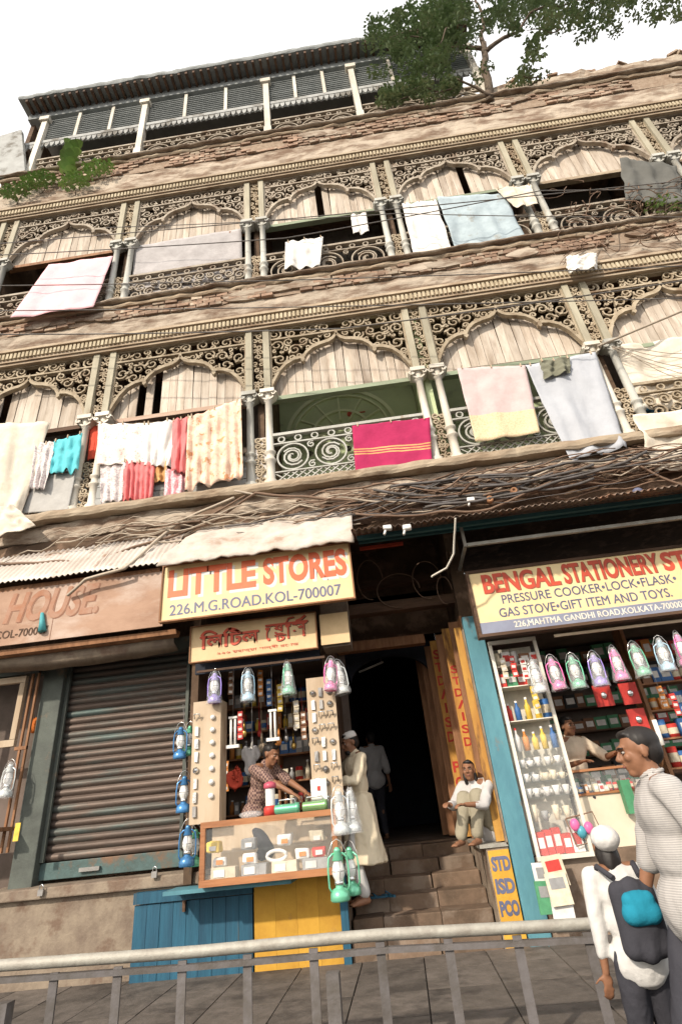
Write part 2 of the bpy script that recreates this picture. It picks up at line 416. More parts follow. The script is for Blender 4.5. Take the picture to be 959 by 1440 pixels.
def column(x, f, c, t, mt_low, mt_up, pil, r=.062):
    """shaft with rings, capital, square pilaster above"""
    o = MB().lathe([(r*1.7, 0), (r*1.7, .10), (r*1.15, .13), (r*1.1, .45), (r*1.5, .47), (r*1.5, .50), (r*1.1, .52), (r*1.05, .60), (r*1.45, .62), (r*1.45, .65), (r*1.02, .67),
                    (r*.9, c-f-.17), (r*1.25, c-f-.155), (r*1.25, c-f-.135), (r*.9, c-f-.12), (r*1.5, c-f-.02)], (x, 0, f), 12).build('column', mt_low, B)
    cp = MB().box(x-.12, x+.12, -.12, .12, c-.03, c+.045)
    for s in (-1, 1):
        cp.ribbon([(x+s*a, c+b) for a, b in ((.02, -.15), (.07, -.12), (.12, -.07), (.15, -.02))], .03, -.07, .07)
        cp.ribbon([(q[0], q[1]) for q in spiral(x+s*.11, c-.055, .045, 0, 1.3, s, 9)], .022, -.10, .10)
    cp.build('capital', mt_low, o)
    MB().box(x-.055, x+.055, -.06, .05, c+.047, t).build('pilaster', pil, B)
    return o

sp1, az1 = fret_spandrel(T1-C1, 11, BW-.42); me_sp1 = [sp1.mesh('spandrel_fretwork'), fret_spandrel(T1-C1, 57, BW-.42)[0].mesh('spandrel_fretwork')]; [q.materials.append(M['iron']) for q in me_sp1]
sp2, az2 = fret_spandrel(T2-C2, 23, BW-.42); me_sp2 = [sp2.mesh('spandrel_fretwork'), fret_spandrel(T2-C2, 71, BW-.42)[0].mesh('spandrel_fretwork')]; [q.materials.append(M['iron2']) for q in me_sp2]
st = fret_strip(.2, 0, T1-C1, 5).mesh('pair_fretwork'); st.materials.append(M['iron'])
stb = fret_strip(.2, .05, .95, 9).mesh('pair_railing'); stb.materials.append(M['iron'])
plank_me = {}
def planks(xa, xb, c, az, key, upper=None, beam=None, side=1):
    W = xb-xa; n = int(W/.135); cx = (xa+xb)/2
    for i in range(n):
        a = -W/2+i*W/n+.004; b = -W/2+(i+1)*W/n-.004; kk = (key, i)
        if kk not in plank_me:
            top = max(az(a), az(b), az((a+b)/2))+.09
            mb = MB().box(a, b, 0, .022, 0, top); me = mb.mesh('plank'); me.materials.append(M['plank']); plank_me[kk] = me
        if random.random() > .025: inst('plank', plank_me[kk], B, (cx, .11+random.uniform(0, .02), c+.0), (0, random.gauss(0, .006), 0))
    beam = beam or M['cornice']
    MB().box(xa-.02, xb+.02, .06, .17, c-.085, c-.004).build('beam', beam, B)

random.seed(5)
beams = {(-2, 1): M['darkwood'], (-1, 1): M['pinkwood'], (0, 1): M['greenwood'], (1, 1): M['greenwood'], (2, 1): M['greenwood'],
         (0, 2): M['greenwood'], (1, 2): M['greenwood'], (-1, 2): M['oldwood'], (-2, 2): M['oldwood']}
for lvl, (f, c, t, ms, az) in enumerate(((F1, C1, T1, me_sp1, az1), (F2, C2, T2, me_sp2, az2)), 1):
    for k in range(K0, K1+1):
        x = k*BW
        for s in (-1, 1):
            low = M['shaft'] if lvl == 2 else (M['white'] if (k, s) in ((0, 1), (1, -1), (1, 1), (-1, -1), (-1, 1), (2, -1)) else M['shaft'])
            column(x+s*.155, f, c, t, low, None, M['pilaster'])
        inst('pair_fretwork', st, B, (x, 0, c+.03))
        inst('pair_railing', stb, B, (x, 0, f))
        if k < K1 or k == K1:
            xa, xb = gap(k)
            inst('spandrel_fretwork', ms[k % 2], B, ((xa+xb)/2, 0, c+.02))
            planks(xa-.02, xb+.02, c, az, lvl, beam=beams.get((k, lvl)))
# railings
def rail(k, lvl, style, mt=None, H=.98, seed=0):
    xa, xb = gap(k); f = F1 if lvl == 1 else F2
    o = railing_mesh(xb-xa, H, seed+k+5, style); o.v = [(v[0]+(xa+xb)/2, v[1], v[2]+f) for v in o.v]
    return o.build('balcony_railing', mt or M['iron'], B)
for k in (0, 1): rail(k, 1, 'lattice', M['shaft'])
for k in (-2, 3, 2): rail(k, 1, 'dense')
for k in range(-2, 5): rail(k, 2, 'dense' if k in (-2, -1, 3) else 'open', M['iron2'], .92, 40)
# timber parapet of the left middle bay
xa, xb = gap(-1)
for i in range(3): boxo('parapet_board', M['oldwood'] if i == 3 else M['grey'], xa, xb, -.03, .0, F1+.0+i*.21, F1+.2+i*.21, B, .004)

# floors, back walls
for z0, z1 in ((T1+.04, F2-.02), (T2+.04, F3-.02)):
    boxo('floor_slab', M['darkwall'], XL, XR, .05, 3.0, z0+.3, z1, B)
    boxo('beam', M['darkwood'], XL, XR, .02, .16, z0, z0+.29, B)
boxo('floor_slab', M['darkwall'], XL, XR, .02, 3.0, 5.2, 5.75, B)
for z0, z1, mt in ((F1, T1+.3, M['interior']), (F2, T2+.3, M['glarewall']), (F3, 18.5, M['glarewall'])):
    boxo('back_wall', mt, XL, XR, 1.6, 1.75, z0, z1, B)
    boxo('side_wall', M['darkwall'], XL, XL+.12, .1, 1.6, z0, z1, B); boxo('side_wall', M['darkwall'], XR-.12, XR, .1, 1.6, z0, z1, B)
for k in range(K0, K1+1):
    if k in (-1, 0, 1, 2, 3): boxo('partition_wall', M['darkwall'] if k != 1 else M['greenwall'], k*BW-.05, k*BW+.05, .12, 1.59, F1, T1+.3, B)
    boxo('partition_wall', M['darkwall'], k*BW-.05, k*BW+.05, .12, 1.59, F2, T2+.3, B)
# the green room: plaster with a fanlight arch in relief
xa, xb = .06, BW-.06
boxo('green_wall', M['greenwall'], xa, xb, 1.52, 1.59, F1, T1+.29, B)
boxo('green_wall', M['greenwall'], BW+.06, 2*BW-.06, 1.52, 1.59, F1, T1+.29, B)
gm = MB(); cx = 1.25
for rr, ww in ((1.05, .07), (.92, .03), (.55, .05)):
    gm.ribbon([(cx+rr*math.cos(a*math.pi/24), 7.75+rr*math.sin(a*math.pi/24)) for a in range(25)], ww, 1.47, 1.525)
gm.ribbon([(cx-1.15, 7.75), (cx+1.15, 7.75)], .06, 1.47, 1.525)
for a in (30, 60, 90, 120, 150): gm.ribbon([(cx+.3*math.cos(R(a)), 7.75+.3*math.sin(R(a))), (cx+.9*math.cos(R(a)), 7.75+.9*math.sin(R(a)))], .03, 1.48, 1.525)
gm.build('fanlight_moulding', M['greenrelief'], B)
MB().lathe([(0, 0), (.07, 0), (.07, .02), (0, .02)], (0, 0, 0), 12)
dd = MB(); p = at(492, 582, 1.5); dd.prism([(p.x+.055*math.cos(a*.63), p.z+.055*math.sin(a*.63)) for a in range(10)], 1.49, 1.52); dd.box(p.x+.1, p.x+.3, 1.5, 1.52, p.z, p.z+.02)
dd.build('painted_emblem', M['signred'], B)
for k, (a, b) in {-1: (.2, .9), -2: (.5, 1.3), 2: (.6, 1.4)}.items():
    boxo('shuttered_door', M['bluedoor'], k*BW+a+.3, k*BW+b+.6, 1.5, 1.59, F1, 7.9, B)
for k in (-2, -1, 0, 1, 2):
    boxo('shuttered_door', M['greenwood'], k*BW+.9, k*BW+1.8, 1.5, 1.59, F2, 12.6, B)

# cornices between the floors
random.seed(9)
def ragged(x0, x1, y0, y1, z0, z1, amp, mt, name, step=.12, amp2=None, seed=0):
    """band with an uneven face and edges"""
    rows = []; n = int((x1-x0)/step)
    amp2 = amp if amp2 is None else amp2
    prof = [(y1, z0), (y0+.02, z0), (y0, z0+.3*(z1-z0)), (y0, z0+.7*(z1-z0)), (y0+.01, z1), (y1, z1)]
    for (yy, zz) in prof:
        row = []
        for i in range(n+1):
            x = x0+(x1-x0)*i/n
            e = noise.noise(Vector((x*3.1, zz*4+seed, seed)))*amp+noise.noise(Vector((x*9, zz*9, seed+3)))*amp*.5
            e2 = noise.noise(Vector((x*2.7+5, zz*.2, seed+9)))*amp2
            row.append((x, yy+(e if yy != y1 else 0), zz+e2))
        rows.append(row)
    mb = MB(); mb.quad_grid(rows, False)
    return mb.build(name, mt, B, fix=False)
brick_me = MB().box(-.115, .115, -.05, .05, -.034, .034, .004).mesh('brick'); brick_me.materials.append(M['brick'])
nb = 0
for ti, (t, f) in enumerate(((T1, F2), (T2, F3))):
    H = f-t
    boxo('cornice_moulding', M['cornice'], XL, XR, -.10, .018, t+.0, t+.05, B)
    boxo('cornice_board', M['cornice'], XL, XR, -.13, .018, t+.055, t+.26, B)
    dm = MB(); n = int((XR-XL)/.075)
    for i in range(n):
        x = XL+i*.075; dm.box(x, x+.045, -.165, -.133, t+.11, t+.235)
    tag(dm.build('dentil_row', M['dentil'], B), kind='stuff')
    boxo('cornice_moulding', M['cornice'], XL, XR, -.185, .018, t+.265, t+.32, B)
    ragged(XL, XR, -.10, .0, t+.325, t+.62*H, .03, M['stucco'], 'stucco_band', seed=ti)
    # bare brick courses
    z = t+.63*H; row = 0; mm = MB().box(XL, XR, -.10, .018, z-.005, f-.16).build('mortar_bed', M['mortar'], B)
    extra = MB()
    while z < f-.19:
        x = -5.9+(.12 if row % 2 else 0)
        while x < 8.6:
            if noise.noise(Vector((x*.8, z*1.5, 3))) > -.28:
                dy = random.uniform(-.035, .012)
                if nb < 300 and noise.noise(Vector((x*.9, z*3, 8))) > -.12:
                    inst('brick', brick_me, B, (x, -.068+dy, z+.036), (0, 0, random.uniform(-.03, .03)), (random.uniform(.9, 1.02), 1, 1)); nb += 1
                else: extra.box(x-.112, x+.112, -.118+dy, -.03, z+.004, z+.068, .004)
            x += .245
        z += .078; row += 1
    tag(extra.build('brickwork', M['brick'], B), kind='stuff')
    for q_ in range(17):
        x_ = random.uniform(-6, 10.5); L2 = random.uniform(.35, 1.3); za_ = random.uniform(t+.62*H, f-.35)
        pm = MB(); m_ = 22; P_ = []
        for i in range(m_):
            a = 6.283*i/m_; rr = 1+.45*noise.noise(Vector((math.cos(a)*1.6, math.sin(a)*1.6, q_*3.1+ti)))
            P_.append((x_+math.cos(a)*L2*.5*rr, za_+.09+math.sin(a)*.10*rr))
        pm.prism(P_, -.140-.001*q_, -.05); pm.build('plaster_patch', M['stucco'], B)
    ragged(XL, XR, -.17, .0, f-.15, f-.06, .045, M['cornice'], 'cornice_ledge', amp2=.02, seed=ti+4)
    ragged(XL, XR, -.25, .1, f-.055, f+.0, .035, M['stucco'], 'ledge_cap', amp2=.012, seed=ti+8)
# stucco fascia of the first floor (hidden under the cables)
ragged(XL, XR, -.03, .05, 4.75, 5.35, .05, M['darkwall'], 'fascia_band', seed=20)
ragged(XL, XR, -.06, .05, 5.36, 5.62, .05, M['stucco'], 'fascia_band', seed=21)
ragged(XL, XR, -.22, .1, 5.63, 5.76, .04, M['cornice'], 'ledge_cap', amp2=.02, seed=22)

# top veranda
XE = 5.75
boxo('eave_beam', M['glarewood'], XL, XE, -.05, .12, 18.5, 18.8, B)
ragged(XL-.1, XE, -.42, 3.2, 18.82, 18.98, .03, M['glarewood'], 'roof_slab', amp2=.03, seed=31)
for i in range(60):
    x = XL+.1+i*.198
    if x < XE-.1: boxo('rafter_end', M['darkwood'], x, x+.06, -.38, -.055, 18.7, 18.8, B)
boxo('valance_beam', M['grey'], XL, XE, -.03, .06, 17.18, 17.3, B)
vm = MB(); i = 0
x = XL
while x < XE-.14:
    vm.prism([(x, 17.18), (x+.13, 17.18), (x+.11, 17.05), (x+.065, 16.97), (x+.02, 17.05)], -.02, .02); x += .14
tag(vm.build('scalloped_valance', M['grey'], B), kind='stuff')
posts = [(-5.6, 0), (-2.85, 0), (.38, 0), (2.62, 0), (5.62, 0)]
for x, _ in posts:
    MB().box(x-.09, x+.09, -.1, .1, F3, F3+.5).box(x-.07, x+.07, -.08, .08, F3+.5, 18.49).build('veranda_post', M['white'], B)
    MB().box(x-.13, x+.13, -.13, .13, 18.2, 18.36).build('post_capital', M['white'], B)
xs = [p[0] for p in posts]
for a, b in zip(xs, xs[1:]):
    n = 3
    for i in range(1, n): boxo('mullion', M['white'], a+(b-a)*i/n-.04, a+(b-a)*i/n+.04, -.02, .06, 17.31, 18.49, B)
    for j in range(11): MB().box(a+.08, b-.08, .01, .10, 17.36+j*.1, 17.375+j*.1, 0, Matrix.Translation((0, 0, 0))).build('louvre_slat', M['glarewood'], B)
    boxo('louvre_backing', M['glarewood'], a+.08, b-.08, .14, .16, 17.31, 18.49, B)
for a, b in zip(xs, xs[1:]):
    rm = railing_mesh(b-a-.2, .9, 3, 'dense' if a < -3 else 'open'); rm.v = [(v[0]+(a+b)/2, v[1], v[2]+F3) for v in rm.v]
    rm.build('veranda_railing', M['iron2'], B)
# broken brick wall right of the veranda
ragged(XE+.03, XR, -.02, .6, F3, F3+.75, .06, M['stucco'], 'ruined_parapet', amp2=.12, seed=40)
for i in range(40):
    inst('coping_brick', brick_me, B, (XE+.4+random.random()*5.8, random.uniform(.0, .4), F3+.8+random.uniform(0, .12)), (0, random.uniform(-.2, .2), random.uniform(-.5, .5)))
# left end slab
t = MB().box(-6.9, -5.75, -.22, -.12, 15.4, 17.5, .0, Matrix.Translation((-6.3, 0, 16.4)) @ Matrix.Rotation(R(-14), 4, 'Y') @ Matrix.Translation((6.3, 0, -16.4)))
tag(t.build('zinc_screen', M['grey']), 'grey zinc screen leaning at the left end of the top veranda', 'panel')
# neighbour wall on the far left
ng = empty('neighbour_building', (-8, 0, 0), 'dark plain neighbouring block at the far left edge', 'building')
boxo('wall', M['darkwall'], -12, -6.45, .3, 5, 0.1, 13.6, ng)
boxo('parapet', M['stucco'], -12.1, -6.4, .2, 5.1, 13.61, 13.9, ng)

# ------------------------------------------------------------------ ground floor structure
random.seed(21)
# rear and cross walls
boxo('shop_wall', M['darkwall'], -6.1, -.95, .62, .72, .15, 5.2, B)
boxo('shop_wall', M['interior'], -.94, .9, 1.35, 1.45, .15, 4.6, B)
boxo('shop_wall', M['darkwall'], .72, .80, .02, 1.34, 1.0, 4.6, B)
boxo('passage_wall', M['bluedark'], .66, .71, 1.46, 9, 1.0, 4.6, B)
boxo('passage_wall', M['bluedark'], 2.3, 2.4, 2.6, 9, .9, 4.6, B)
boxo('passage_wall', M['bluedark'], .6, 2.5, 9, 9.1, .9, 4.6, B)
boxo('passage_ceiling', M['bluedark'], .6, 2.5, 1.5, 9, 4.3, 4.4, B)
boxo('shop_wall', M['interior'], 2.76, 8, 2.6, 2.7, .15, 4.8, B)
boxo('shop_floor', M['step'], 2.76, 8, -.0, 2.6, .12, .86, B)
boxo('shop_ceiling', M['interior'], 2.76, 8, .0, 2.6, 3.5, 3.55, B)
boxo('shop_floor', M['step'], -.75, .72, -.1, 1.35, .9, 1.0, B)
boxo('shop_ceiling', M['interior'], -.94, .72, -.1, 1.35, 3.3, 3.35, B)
# void above the passage
boxo('soffit', M['darkwood'], -6.1, 8, -.02, .6, 4.95, 5.19, B)
boxo('partition_wall', M['darkwall'], 2.56, 2.74, .31, 2.59, .87, 5.19, B)
boxo('partition_wall', M['darkwall'], 2.41, 2.755, 2.605, 2.7, .87, 5.19, B)
boxo('void_wall', M['darkwall'], .81, 2.9, 1.5, 1.55, 3.72, 5.2, B)
# header arch over the passage door
hd = MB(); pts = [(.81, 3.72)]
for i in range(13):
    a = math.pi-math.pi*i/12; pts.append((1.55+.62*math.cos(a)*1.0, 3.2+.35*math.sin(a)))
pts += [(2.4, 3.72)]
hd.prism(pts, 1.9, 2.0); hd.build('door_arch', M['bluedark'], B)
boxo('door_lintel', M['oldwood'], .82, 2.12, 1.18, 1.32, 3.50, 3.64, B, .006)
boxo('cross_beam', M['darkwood'], .82, 2.72, .45, .58, 3.80, 3.95, B, .01)
boxo('cross_beam', M['darkwood'], .82, 2.5, .9, 1.0, 4.35, 4.45, B, .01)
# steps
for i in range(6):
    z1 = .31+i*.135; y0 = -.02+i*.33
    n = 3; xs_ = [.80, 1.22+random.uniform(-.1, .1), 1.75+random.uniform(-.1, .1), 2.28]
    for a, b in zip(xs_, xs_[1:]): boxo('step_stone', M['step'], a+.004, b-.004, y0, y0+.36, .13, z1, B, .008, .012)
boxo('passage_floor', M['step'], .72, 2.9, 1.99, 9, .13, 1.0, B)
# cheek wall right of steps with painted lettering
ch = boxo('cheek_wall', M['stone'], 2.29, 2.52, .0, 1.9, .13, .98, B, .004)
boxo('cheek_ledge', M['rail'], 2.22, 2.52, -.02, 1.2, .985, 1.02, B)
# STD door boards at the right of the passage, stepping back
for i in range(7):
    u = i/6; x = 2.03+.40*u; y = 2.45-2.05*u
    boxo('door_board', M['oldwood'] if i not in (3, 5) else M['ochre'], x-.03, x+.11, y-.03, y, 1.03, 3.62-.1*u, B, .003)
    boxo('door_board', M['oldwood'], x+.085, x+.11, y-.34, y-.035, 1.03, 3.6-.1*u, B, .003)
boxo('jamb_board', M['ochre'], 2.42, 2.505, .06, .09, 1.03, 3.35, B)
# plinth pieces
boxo('plinth_ledge', M['stone'], -3.3, -.62, .05, .5, .93, 1.04, B, .012, .015)
boxo('plinth_wall', M['stone'], -6.1, -1.50, .12, .6, .12, .925, B)
boxo('plinth_wall', M['stone'], -1.49, .78, .10, .6, .12, .925, B)
# pillars
boxo('pillar', M['pillarg'], -3.08, -2.80, .22, .48, .9, 3.75, B, .003, .01)
boxo('pillar', M['bluepillar'], 2.53, 2.75, -.04, .3, .13, 3.45, B, .002, .008)
boxo('pillar_board', M['stone'], 2.506, 2.525, -.02, .2, 1.0, 3.3, B)
boxo('door_post', M['bluedoor'], .725, .80, -.06, .015, .13, .98, B)
boxo('lintel_box', M['pillarg'], -3.3, -1.0, .2, .6, 3.56, 3.72, B, .01)
sag = MB(); rows = []
for j, (yy, zz) in enumerate(((-.12, 3.44), (-.28, 3.5), (-.3, 3.62), (-.1, 3.66))):
    rows.append([(-3.6+2.5*i/20, yy, zz-.05*math.sin(math.pi*i/20)+.02*noise.noise(Vector((i*.4, j, 2)))) for i in range(21)])
sag.quad_grid(rows, True); sg = sag.build('rolled_tarpaulin', M['stone']); sg.modifiers.new('thick', 'SOLIDIFY').thickness = .02
tag(sg, 'rolled brown tarpaulin hanging above the closed roller shutter', 'tarpaulin')
boxo('lintel_board', M['oldwood'], -6, -1.02, -.42, -.30, 3.56, 3.63, B, .01)

# roller shutter
S = empty('roller_shutter', (-1.95, .4, 1.1), 'closed rusty roller shutter of ribbed slats between the left pillar and the kiosk', 'shutter')
prof = [(0, 0), (-.022, .018), (-.03, .042), (-.022, .066), (0, .078), (.004, .086)]
sl_me = None
for i in range(28):
    if sl_me is None:
        mb = MB(); rows = [[(x, y, z) for x in [-.86+1.72*k/12 for k in range(13)]] for y, z in prof]
        mb.quad_grid(rows, True); sl_me = mb.mesh('slat'); sl_me.materials.append(M['shutter'])
    inst('slat', sl_me, S, (0, random.uniform(-.002, .002), .16+i*.0845), (0, random.uniform(-.0015, .0015), 0))
boxo('bottom_bar', M['shutterbar'], -2.80, -1.09, .34, .40, 1.08, 1.25, S, 0, .006)
boxo('handle', M['steel'], -2.3, -2.06, .30, .335, 1.13, 1.17, S); boxo('guide_rail', M['pillarg'], -2.795, -2.75, .30, .338, 1.26, 3.56, S); boxo('guide_rail', M['pillarg'], -1.13, -1.09, .30, .338, 1.26, 3.56, S)
for (x, z, w_) in ((-2.55, 1.0, 'left'), (-1.28, 1.06, 'right')):
    o = empty('padlock', (x, .02, z), f'small steel padlock on the {w_} hasp under the shutter', 'padlock')
    MB().box(-.03, .03, -.015, .015, -.04, .02).build('lock_body', M['steel'], o, False)
    MB().tube([(-.02, 0, .02), (-.02, 0, .05), (0, 0, .065), (.02, 0, .05), (.02, 0, .02)], .006, 6).build('shackle', M['chrome'], o, False)

# left shop with framed window
L = empty('shop_window', (-3.6, .2, 1.0), 'dark shop front at the left edge with a wooden window frame and bars', 'window')
for a, b, c, d in ((-3.95, -3.25, 3.34, 3.42), (-3.95, -3.25, 2.55, 2.63)): boxo('frame_rail', M['pegboard'], a, b, .10, .16, c, d, L)
for x in (-3.32, -3.95): boxo('frame_stile', M['pegboard'], x, x+.07, .10, .16, 2.635, 3.335, L)
for x in (-3.18, -3.10): boxo('window_bar', M['oldwood'], x-.01, x+.015, .12, .15, 1.4, 3.5, L)
boxo('cross_rail', M['oldwood'], -3.24, -3.085, .115, .155, 2.5, 2.54, L)
boxo('sill_shelf', M['oldwood'], -4.2, -3.09, -.1, .2, 1.62, 1.66, L)
boxo('header', M['pillarg'], -4.5, -3.085, .10, .3, 3.44, 3.56, L)
boxo('shop_wall', M['interior'], -6.1, -3.09, .55, .6, 1.0, 3.5, B)

# blue cupboard and yellow panel under the kiosk
Cb = empty('blue_cupboard', (-.83, 0, .12), 'blue plank cupboard doors set into the plinth left of the yellow panel', 'cupboard')
boxo('top_rail', M['bluedoor'], -1.47, -.19, -.035, .09, .80, .90, Cb)
for i in range(9):
    x = -1.46+i*.141; boxo('plank', M['bluedoor'], x, x+.137, -.01+random.uniform(-.004, .004), .02, .14, .79, Cb)
boxo('hasp', M['darkwood'], -.93, -.90, -.05, -.015, .70, .80, Cb)
Yp = empty('kiosk_plinth', (.27, 0, .12), 'yellow painted kiosk base under the display counter with worn drips', 'kiosk base')
for i in range(4):
    x = -.175+i*.2235; boxo('plank', M['yellow'], x, x+.222, -.012+.001*i, .02, .14, .93, Yp)
boxo('ledge', M['bluepillar'], -1.0, .3, -.42, -.05, .885, .92, Yp)
# ------------------------------------------------------------------ awnings
random.seed(31)
def corrugated(name, x0, x1, front, back, mt, label, pitch=.076, amp=.014, jag=.04, n_sheets=3):
    (yf, zf), (yb, zb) = front, back
    A = empty(name, ((x0+x1)/2, yb, zb), label, 'awning')
    wd = (x1-x0)/n_sheets
    for s in range(n_sheets):
        a = x0+s*wd-.02; b = a+wd+.03; n = int((b-a)/pitch*6); e = random.uniform(-jag, jag)
        rows = []
        for j in range(7):
            v = j/6; row = []
            for i in range(n+1):
                x = a+(b-a)*i/n
                ej = (e+.02*noise.noise(Vector((x*2, s, 1))))*v
                off = amp*math.sin(6.283*(x-a)/pitch)+s*.004+.02*noise.noise(Vector((x*1.3, v*2, s)))
                row.append((x, yb+(yf-yb)*(v+ej)+0, zb+(zf-zb)*(v+ej)+off))
            rows.append(row)
        mb = MB(); mb.quad_grid(rows, True); o = mb.build('sheet', mt, A, fix=False)
        o.modifiers.new('t', 'SOLIDIFY').thickness = .004
    return A
A = corrugated('zinc_awning', -5.0, -1.1, (-.62, 4.46), (-.12, 5.12), M['zinc'], 'pale corrugated zinc awning with wavy edge above the rusty HOUSE board', n_sheets=4)
boxo('edge_beam', M['oldwood'], -5, -1.25, -.50, -.44, 4.40, 4.46, A)
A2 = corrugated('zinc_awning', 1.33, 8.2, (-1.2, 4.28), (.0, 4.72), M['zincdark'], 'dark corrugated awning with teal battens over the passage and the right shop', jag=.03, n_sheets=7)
for y, z in ((-.75, 4.36), (-.35, 4.50)): boxo('batten', M['teal'], 1.36, 8.1, y-.025, y+.025, z, z+.05, A2)
boxo('red_batten', M['signred'], 1.36, 1.95, -.12, -.08, 4.52, 4.56, A2)
boxo('frame_rail', M['rail'], 2.66, 8.0, -.78, -.74, 4.08, 4.12, A2); boxo('frame_post', M['rail'], 2.62, 2.655, -.78, -.74, 4.08, 4.34, A2); boxo('frame_arm', M['rail'], 2.62, 2.655, -.73, .0, 4.08, 4.11, A2)
# grey sheet over the LITTLE STORES sign
T = empty('sheet_awning', (.2, -.1, 5.2), 'sagging dusty grey sheet awning above the LITTLE STORES sign', 'awning')
rows = []
for j in range(15):
    v = j/14; row = []
    for i in range(61):
        u = i/60; x = (-.84+2.15*u)*(1-v)+(-1.14+2.46*u)*v
        y = -.02-.84*v; z = 5.22-.92*v+.05*math.sin(v*3.14)
        k = noise.noise(Vector((x*2.5, v*3, 4)))*.045+noise.noise(Vector((x*8, v*8, 4)))*.018
        row.append((x, y-k, z+k+(noise.noise(Vector((x*7, 1, 8)))*.05 if j == 14 else 0)))
    rows.append(row)
mb = MB(); mb.quad_grid(rows, True); o = mb.build('sheet', M['tarp'], T, fix=False); o.modifiers.new('t', 'SOLIDIFY').thickness = .02
boxo('front_beam', M['darkwood'], -1.08, 1.25, -.64, -.58, 4.27, 4.33, T)

# ------------------------------------------------------------------ lettering
def text_mesh(body, x0, x1, z0, z1, Y, mt, name, parent, bold=0, thick=.0012, shear=0):
    bm_ = 'M' in body; c = bpy.data.curves.new('lettering', 'FONT'); c.body = body; c.offset = 0 if bm_ else bold; c.resolution_u = 4; c.shear = shear; c.extrude = .5
    me = evaluated(bpy.data.objects.new('lettering', c)); me.name = name
    if bm_:      # the glyph M cannot be thickened, so the strokes are doubled side by side
        V0 = [v.co.copy() for v in me.vertices]; F0 = [tuple(p.vertices) for p in me.polygons]; n_ = len(V0); d_ = .028+bold*.6
        V1 = [v+Vector((dx, dy, dz)) for dx, dy, dz in ((0, 0, 0), (d_, 0, .12), (d_*.5, d_*.5, .24)) for v in V0]
        nm = bpy.data.meshes.new(name); nm.from_pydata([tuple(v) for v in V1], [], [tuple(i+k*n_ for i in f) for k in range(3) for f in F0]); me = nm
    xs = [v.co.x for v in me.vertices]; ys = [v.co.y for v in me.vertices]
    ax, bx, ay, by = min(xs), max(xs), min(ys), max(ys)
    off = Vector((0, 0, 0)); q = parent
    while q: off += q.location; q = q.parent
    for v in me.vertices:
        v.co = Vector((x0+(v.co.x-ax)/(bx-ax)*(x1-x0), Y-v.co.z*thick, z0+(v.co.y-ay)/(by-ay)*(z1-z0)))-off
    me.materials.clear(); me.materials.append(mt)
    o = bpy.data.objects.new(name, me); COL.objects.link(o); o.parent = parent
    return o
def word(body, L, Rr, h, Y, mt, parent, bold=0, shear=0, name='lettering', zz=None):
    """word between two photographed points of its middle line, h photo pixels tall"""
    a = at(*L, Y); b = at(*Rr, Y); hh = (at(L[0], L[1]-h/2, Y)-at(L[0], L[1]+h/2, Y)).z
    z = (a.z+b.z)/2 if zz is None else zz
    return text_mesh(body, a.x, b.x, z-hh/2, z+hh/2, Y, mt, name, parent, bold, shear=shear)

def board(name, x0, x1, z0, z1, Y, face, label, frame=None, fw=.03, d=.05):
    s = empty(name, ((x0+x1)/2, Y, z0), label, 'sign')
    boxo('face_panel', face, x0, x1, Y, Y+.02, z0, z1, s)
    if frame:
        for a, b, c, e in ((x0-fw, x1+fw, z1, z1+fw), (x0-fw, x1+fw, z0-fw, z0), (x0-fw, x0, z0, z1), (x1, x1+fw, z0, z1)):
            boxo('frame', frame, a, b, Y-.02, Y+d, c, e, s)
    return s
s1 = board('shop_sign', -1.10, 1.24, 3.64, 4.35, -.72, M['signyellow'], 'cream yellow LITTLE STORES sign under the grey sheet awning', M['oldwood'], .018)
def shadow_word(body, L, Rr, h, Y, m1, m2, p, bold):
    word(body, (L[0]+4, L[1]+4), (Rr[0]+4, Rr[1]+4), h, Y+.0025, m2, p, bold, name='letter_shadow')
    word(body, L, Rr, h, Y, m1, p, bold)
shadow_word('LITTLE', (237, 821), (360, 806), 38, -.7235, M['signredf'], M['signgrey'], s1, .04)
shadow_word('STORES', (370, 803), (487, 790), 38, -.7235, M['signredf'], M['signgrey'], s1, .04)
word('226.M.G.ROAD.KOL-700007', (239, 855), (480, 832), 15, -.7225, M['signblue'], s1, .008)
s2 = board('bengali_sign', -.83, .72, 3.19, 3.62, -.40, M['signcream'], 'tan sign with red Bengali lettering below the cream yellow sign', M['oldwood'], .012)
zc = 3.44
def beng(dx, dz, Y, mt, nm):
    def gl(s, x0, x1, z0=3.36, z1=3.53): return text_mesh(s, x0+dx, x1+dx, z0+dz, z1+dz, Y, mt, nm, s2, .024)
    gl('\u09bf\u09b2\u09bf\u099f\u09b2', -.72, .02, 3.335, 3.565)
    gl('\u09c7', .10, .19, 3.34, 3.535); gl('\u09b7', .20, .33, 3.44, 3.535); gl('\u099f', .21, .35, 3.32, 3.44); gl('\u09be', .35, .41, 3.34, 3.535); gl('\u09b8', .43, .61, 3.35, 3.535)
    mb = MB(); mb.ribbon([(.48+dx, 3.545+dz), (.55+dx, 3.565+dz), (.60+dx, 3.605+dz)], .028, Y-.002, Y+.002); mb.ribbon([(.10+dx, 3.53+dz), (.63+dx, 3.53+dz)], .024, Y-.0025, Y+.0025); mb.ribbon([(.36+dx, 3.54+dz), (.39+dx, 3.59+dz), (.46+dx, 3.60+dz)], .016, Y-.003, Y+.003)
    mb.build(nm, mt, s2)
beng(.010, -.009, -.4015, M['darkwood'], 'letter_shadow'); beng(0, 0, -.4045, M['signred'], 'lettering')
text_mesh('\u09e8\u09e8\u09ec \u09ae\u09b9\u09be\u09a4\u09cd\u09ae\u09be \u0997\u09be\u09a8\u09cd\u09a7\u09c0 \u09b0\u09cb\u09a1', -.5, .5, 3.235, 3.285, -.405, M['signred'], 'lettering', s2, 0)
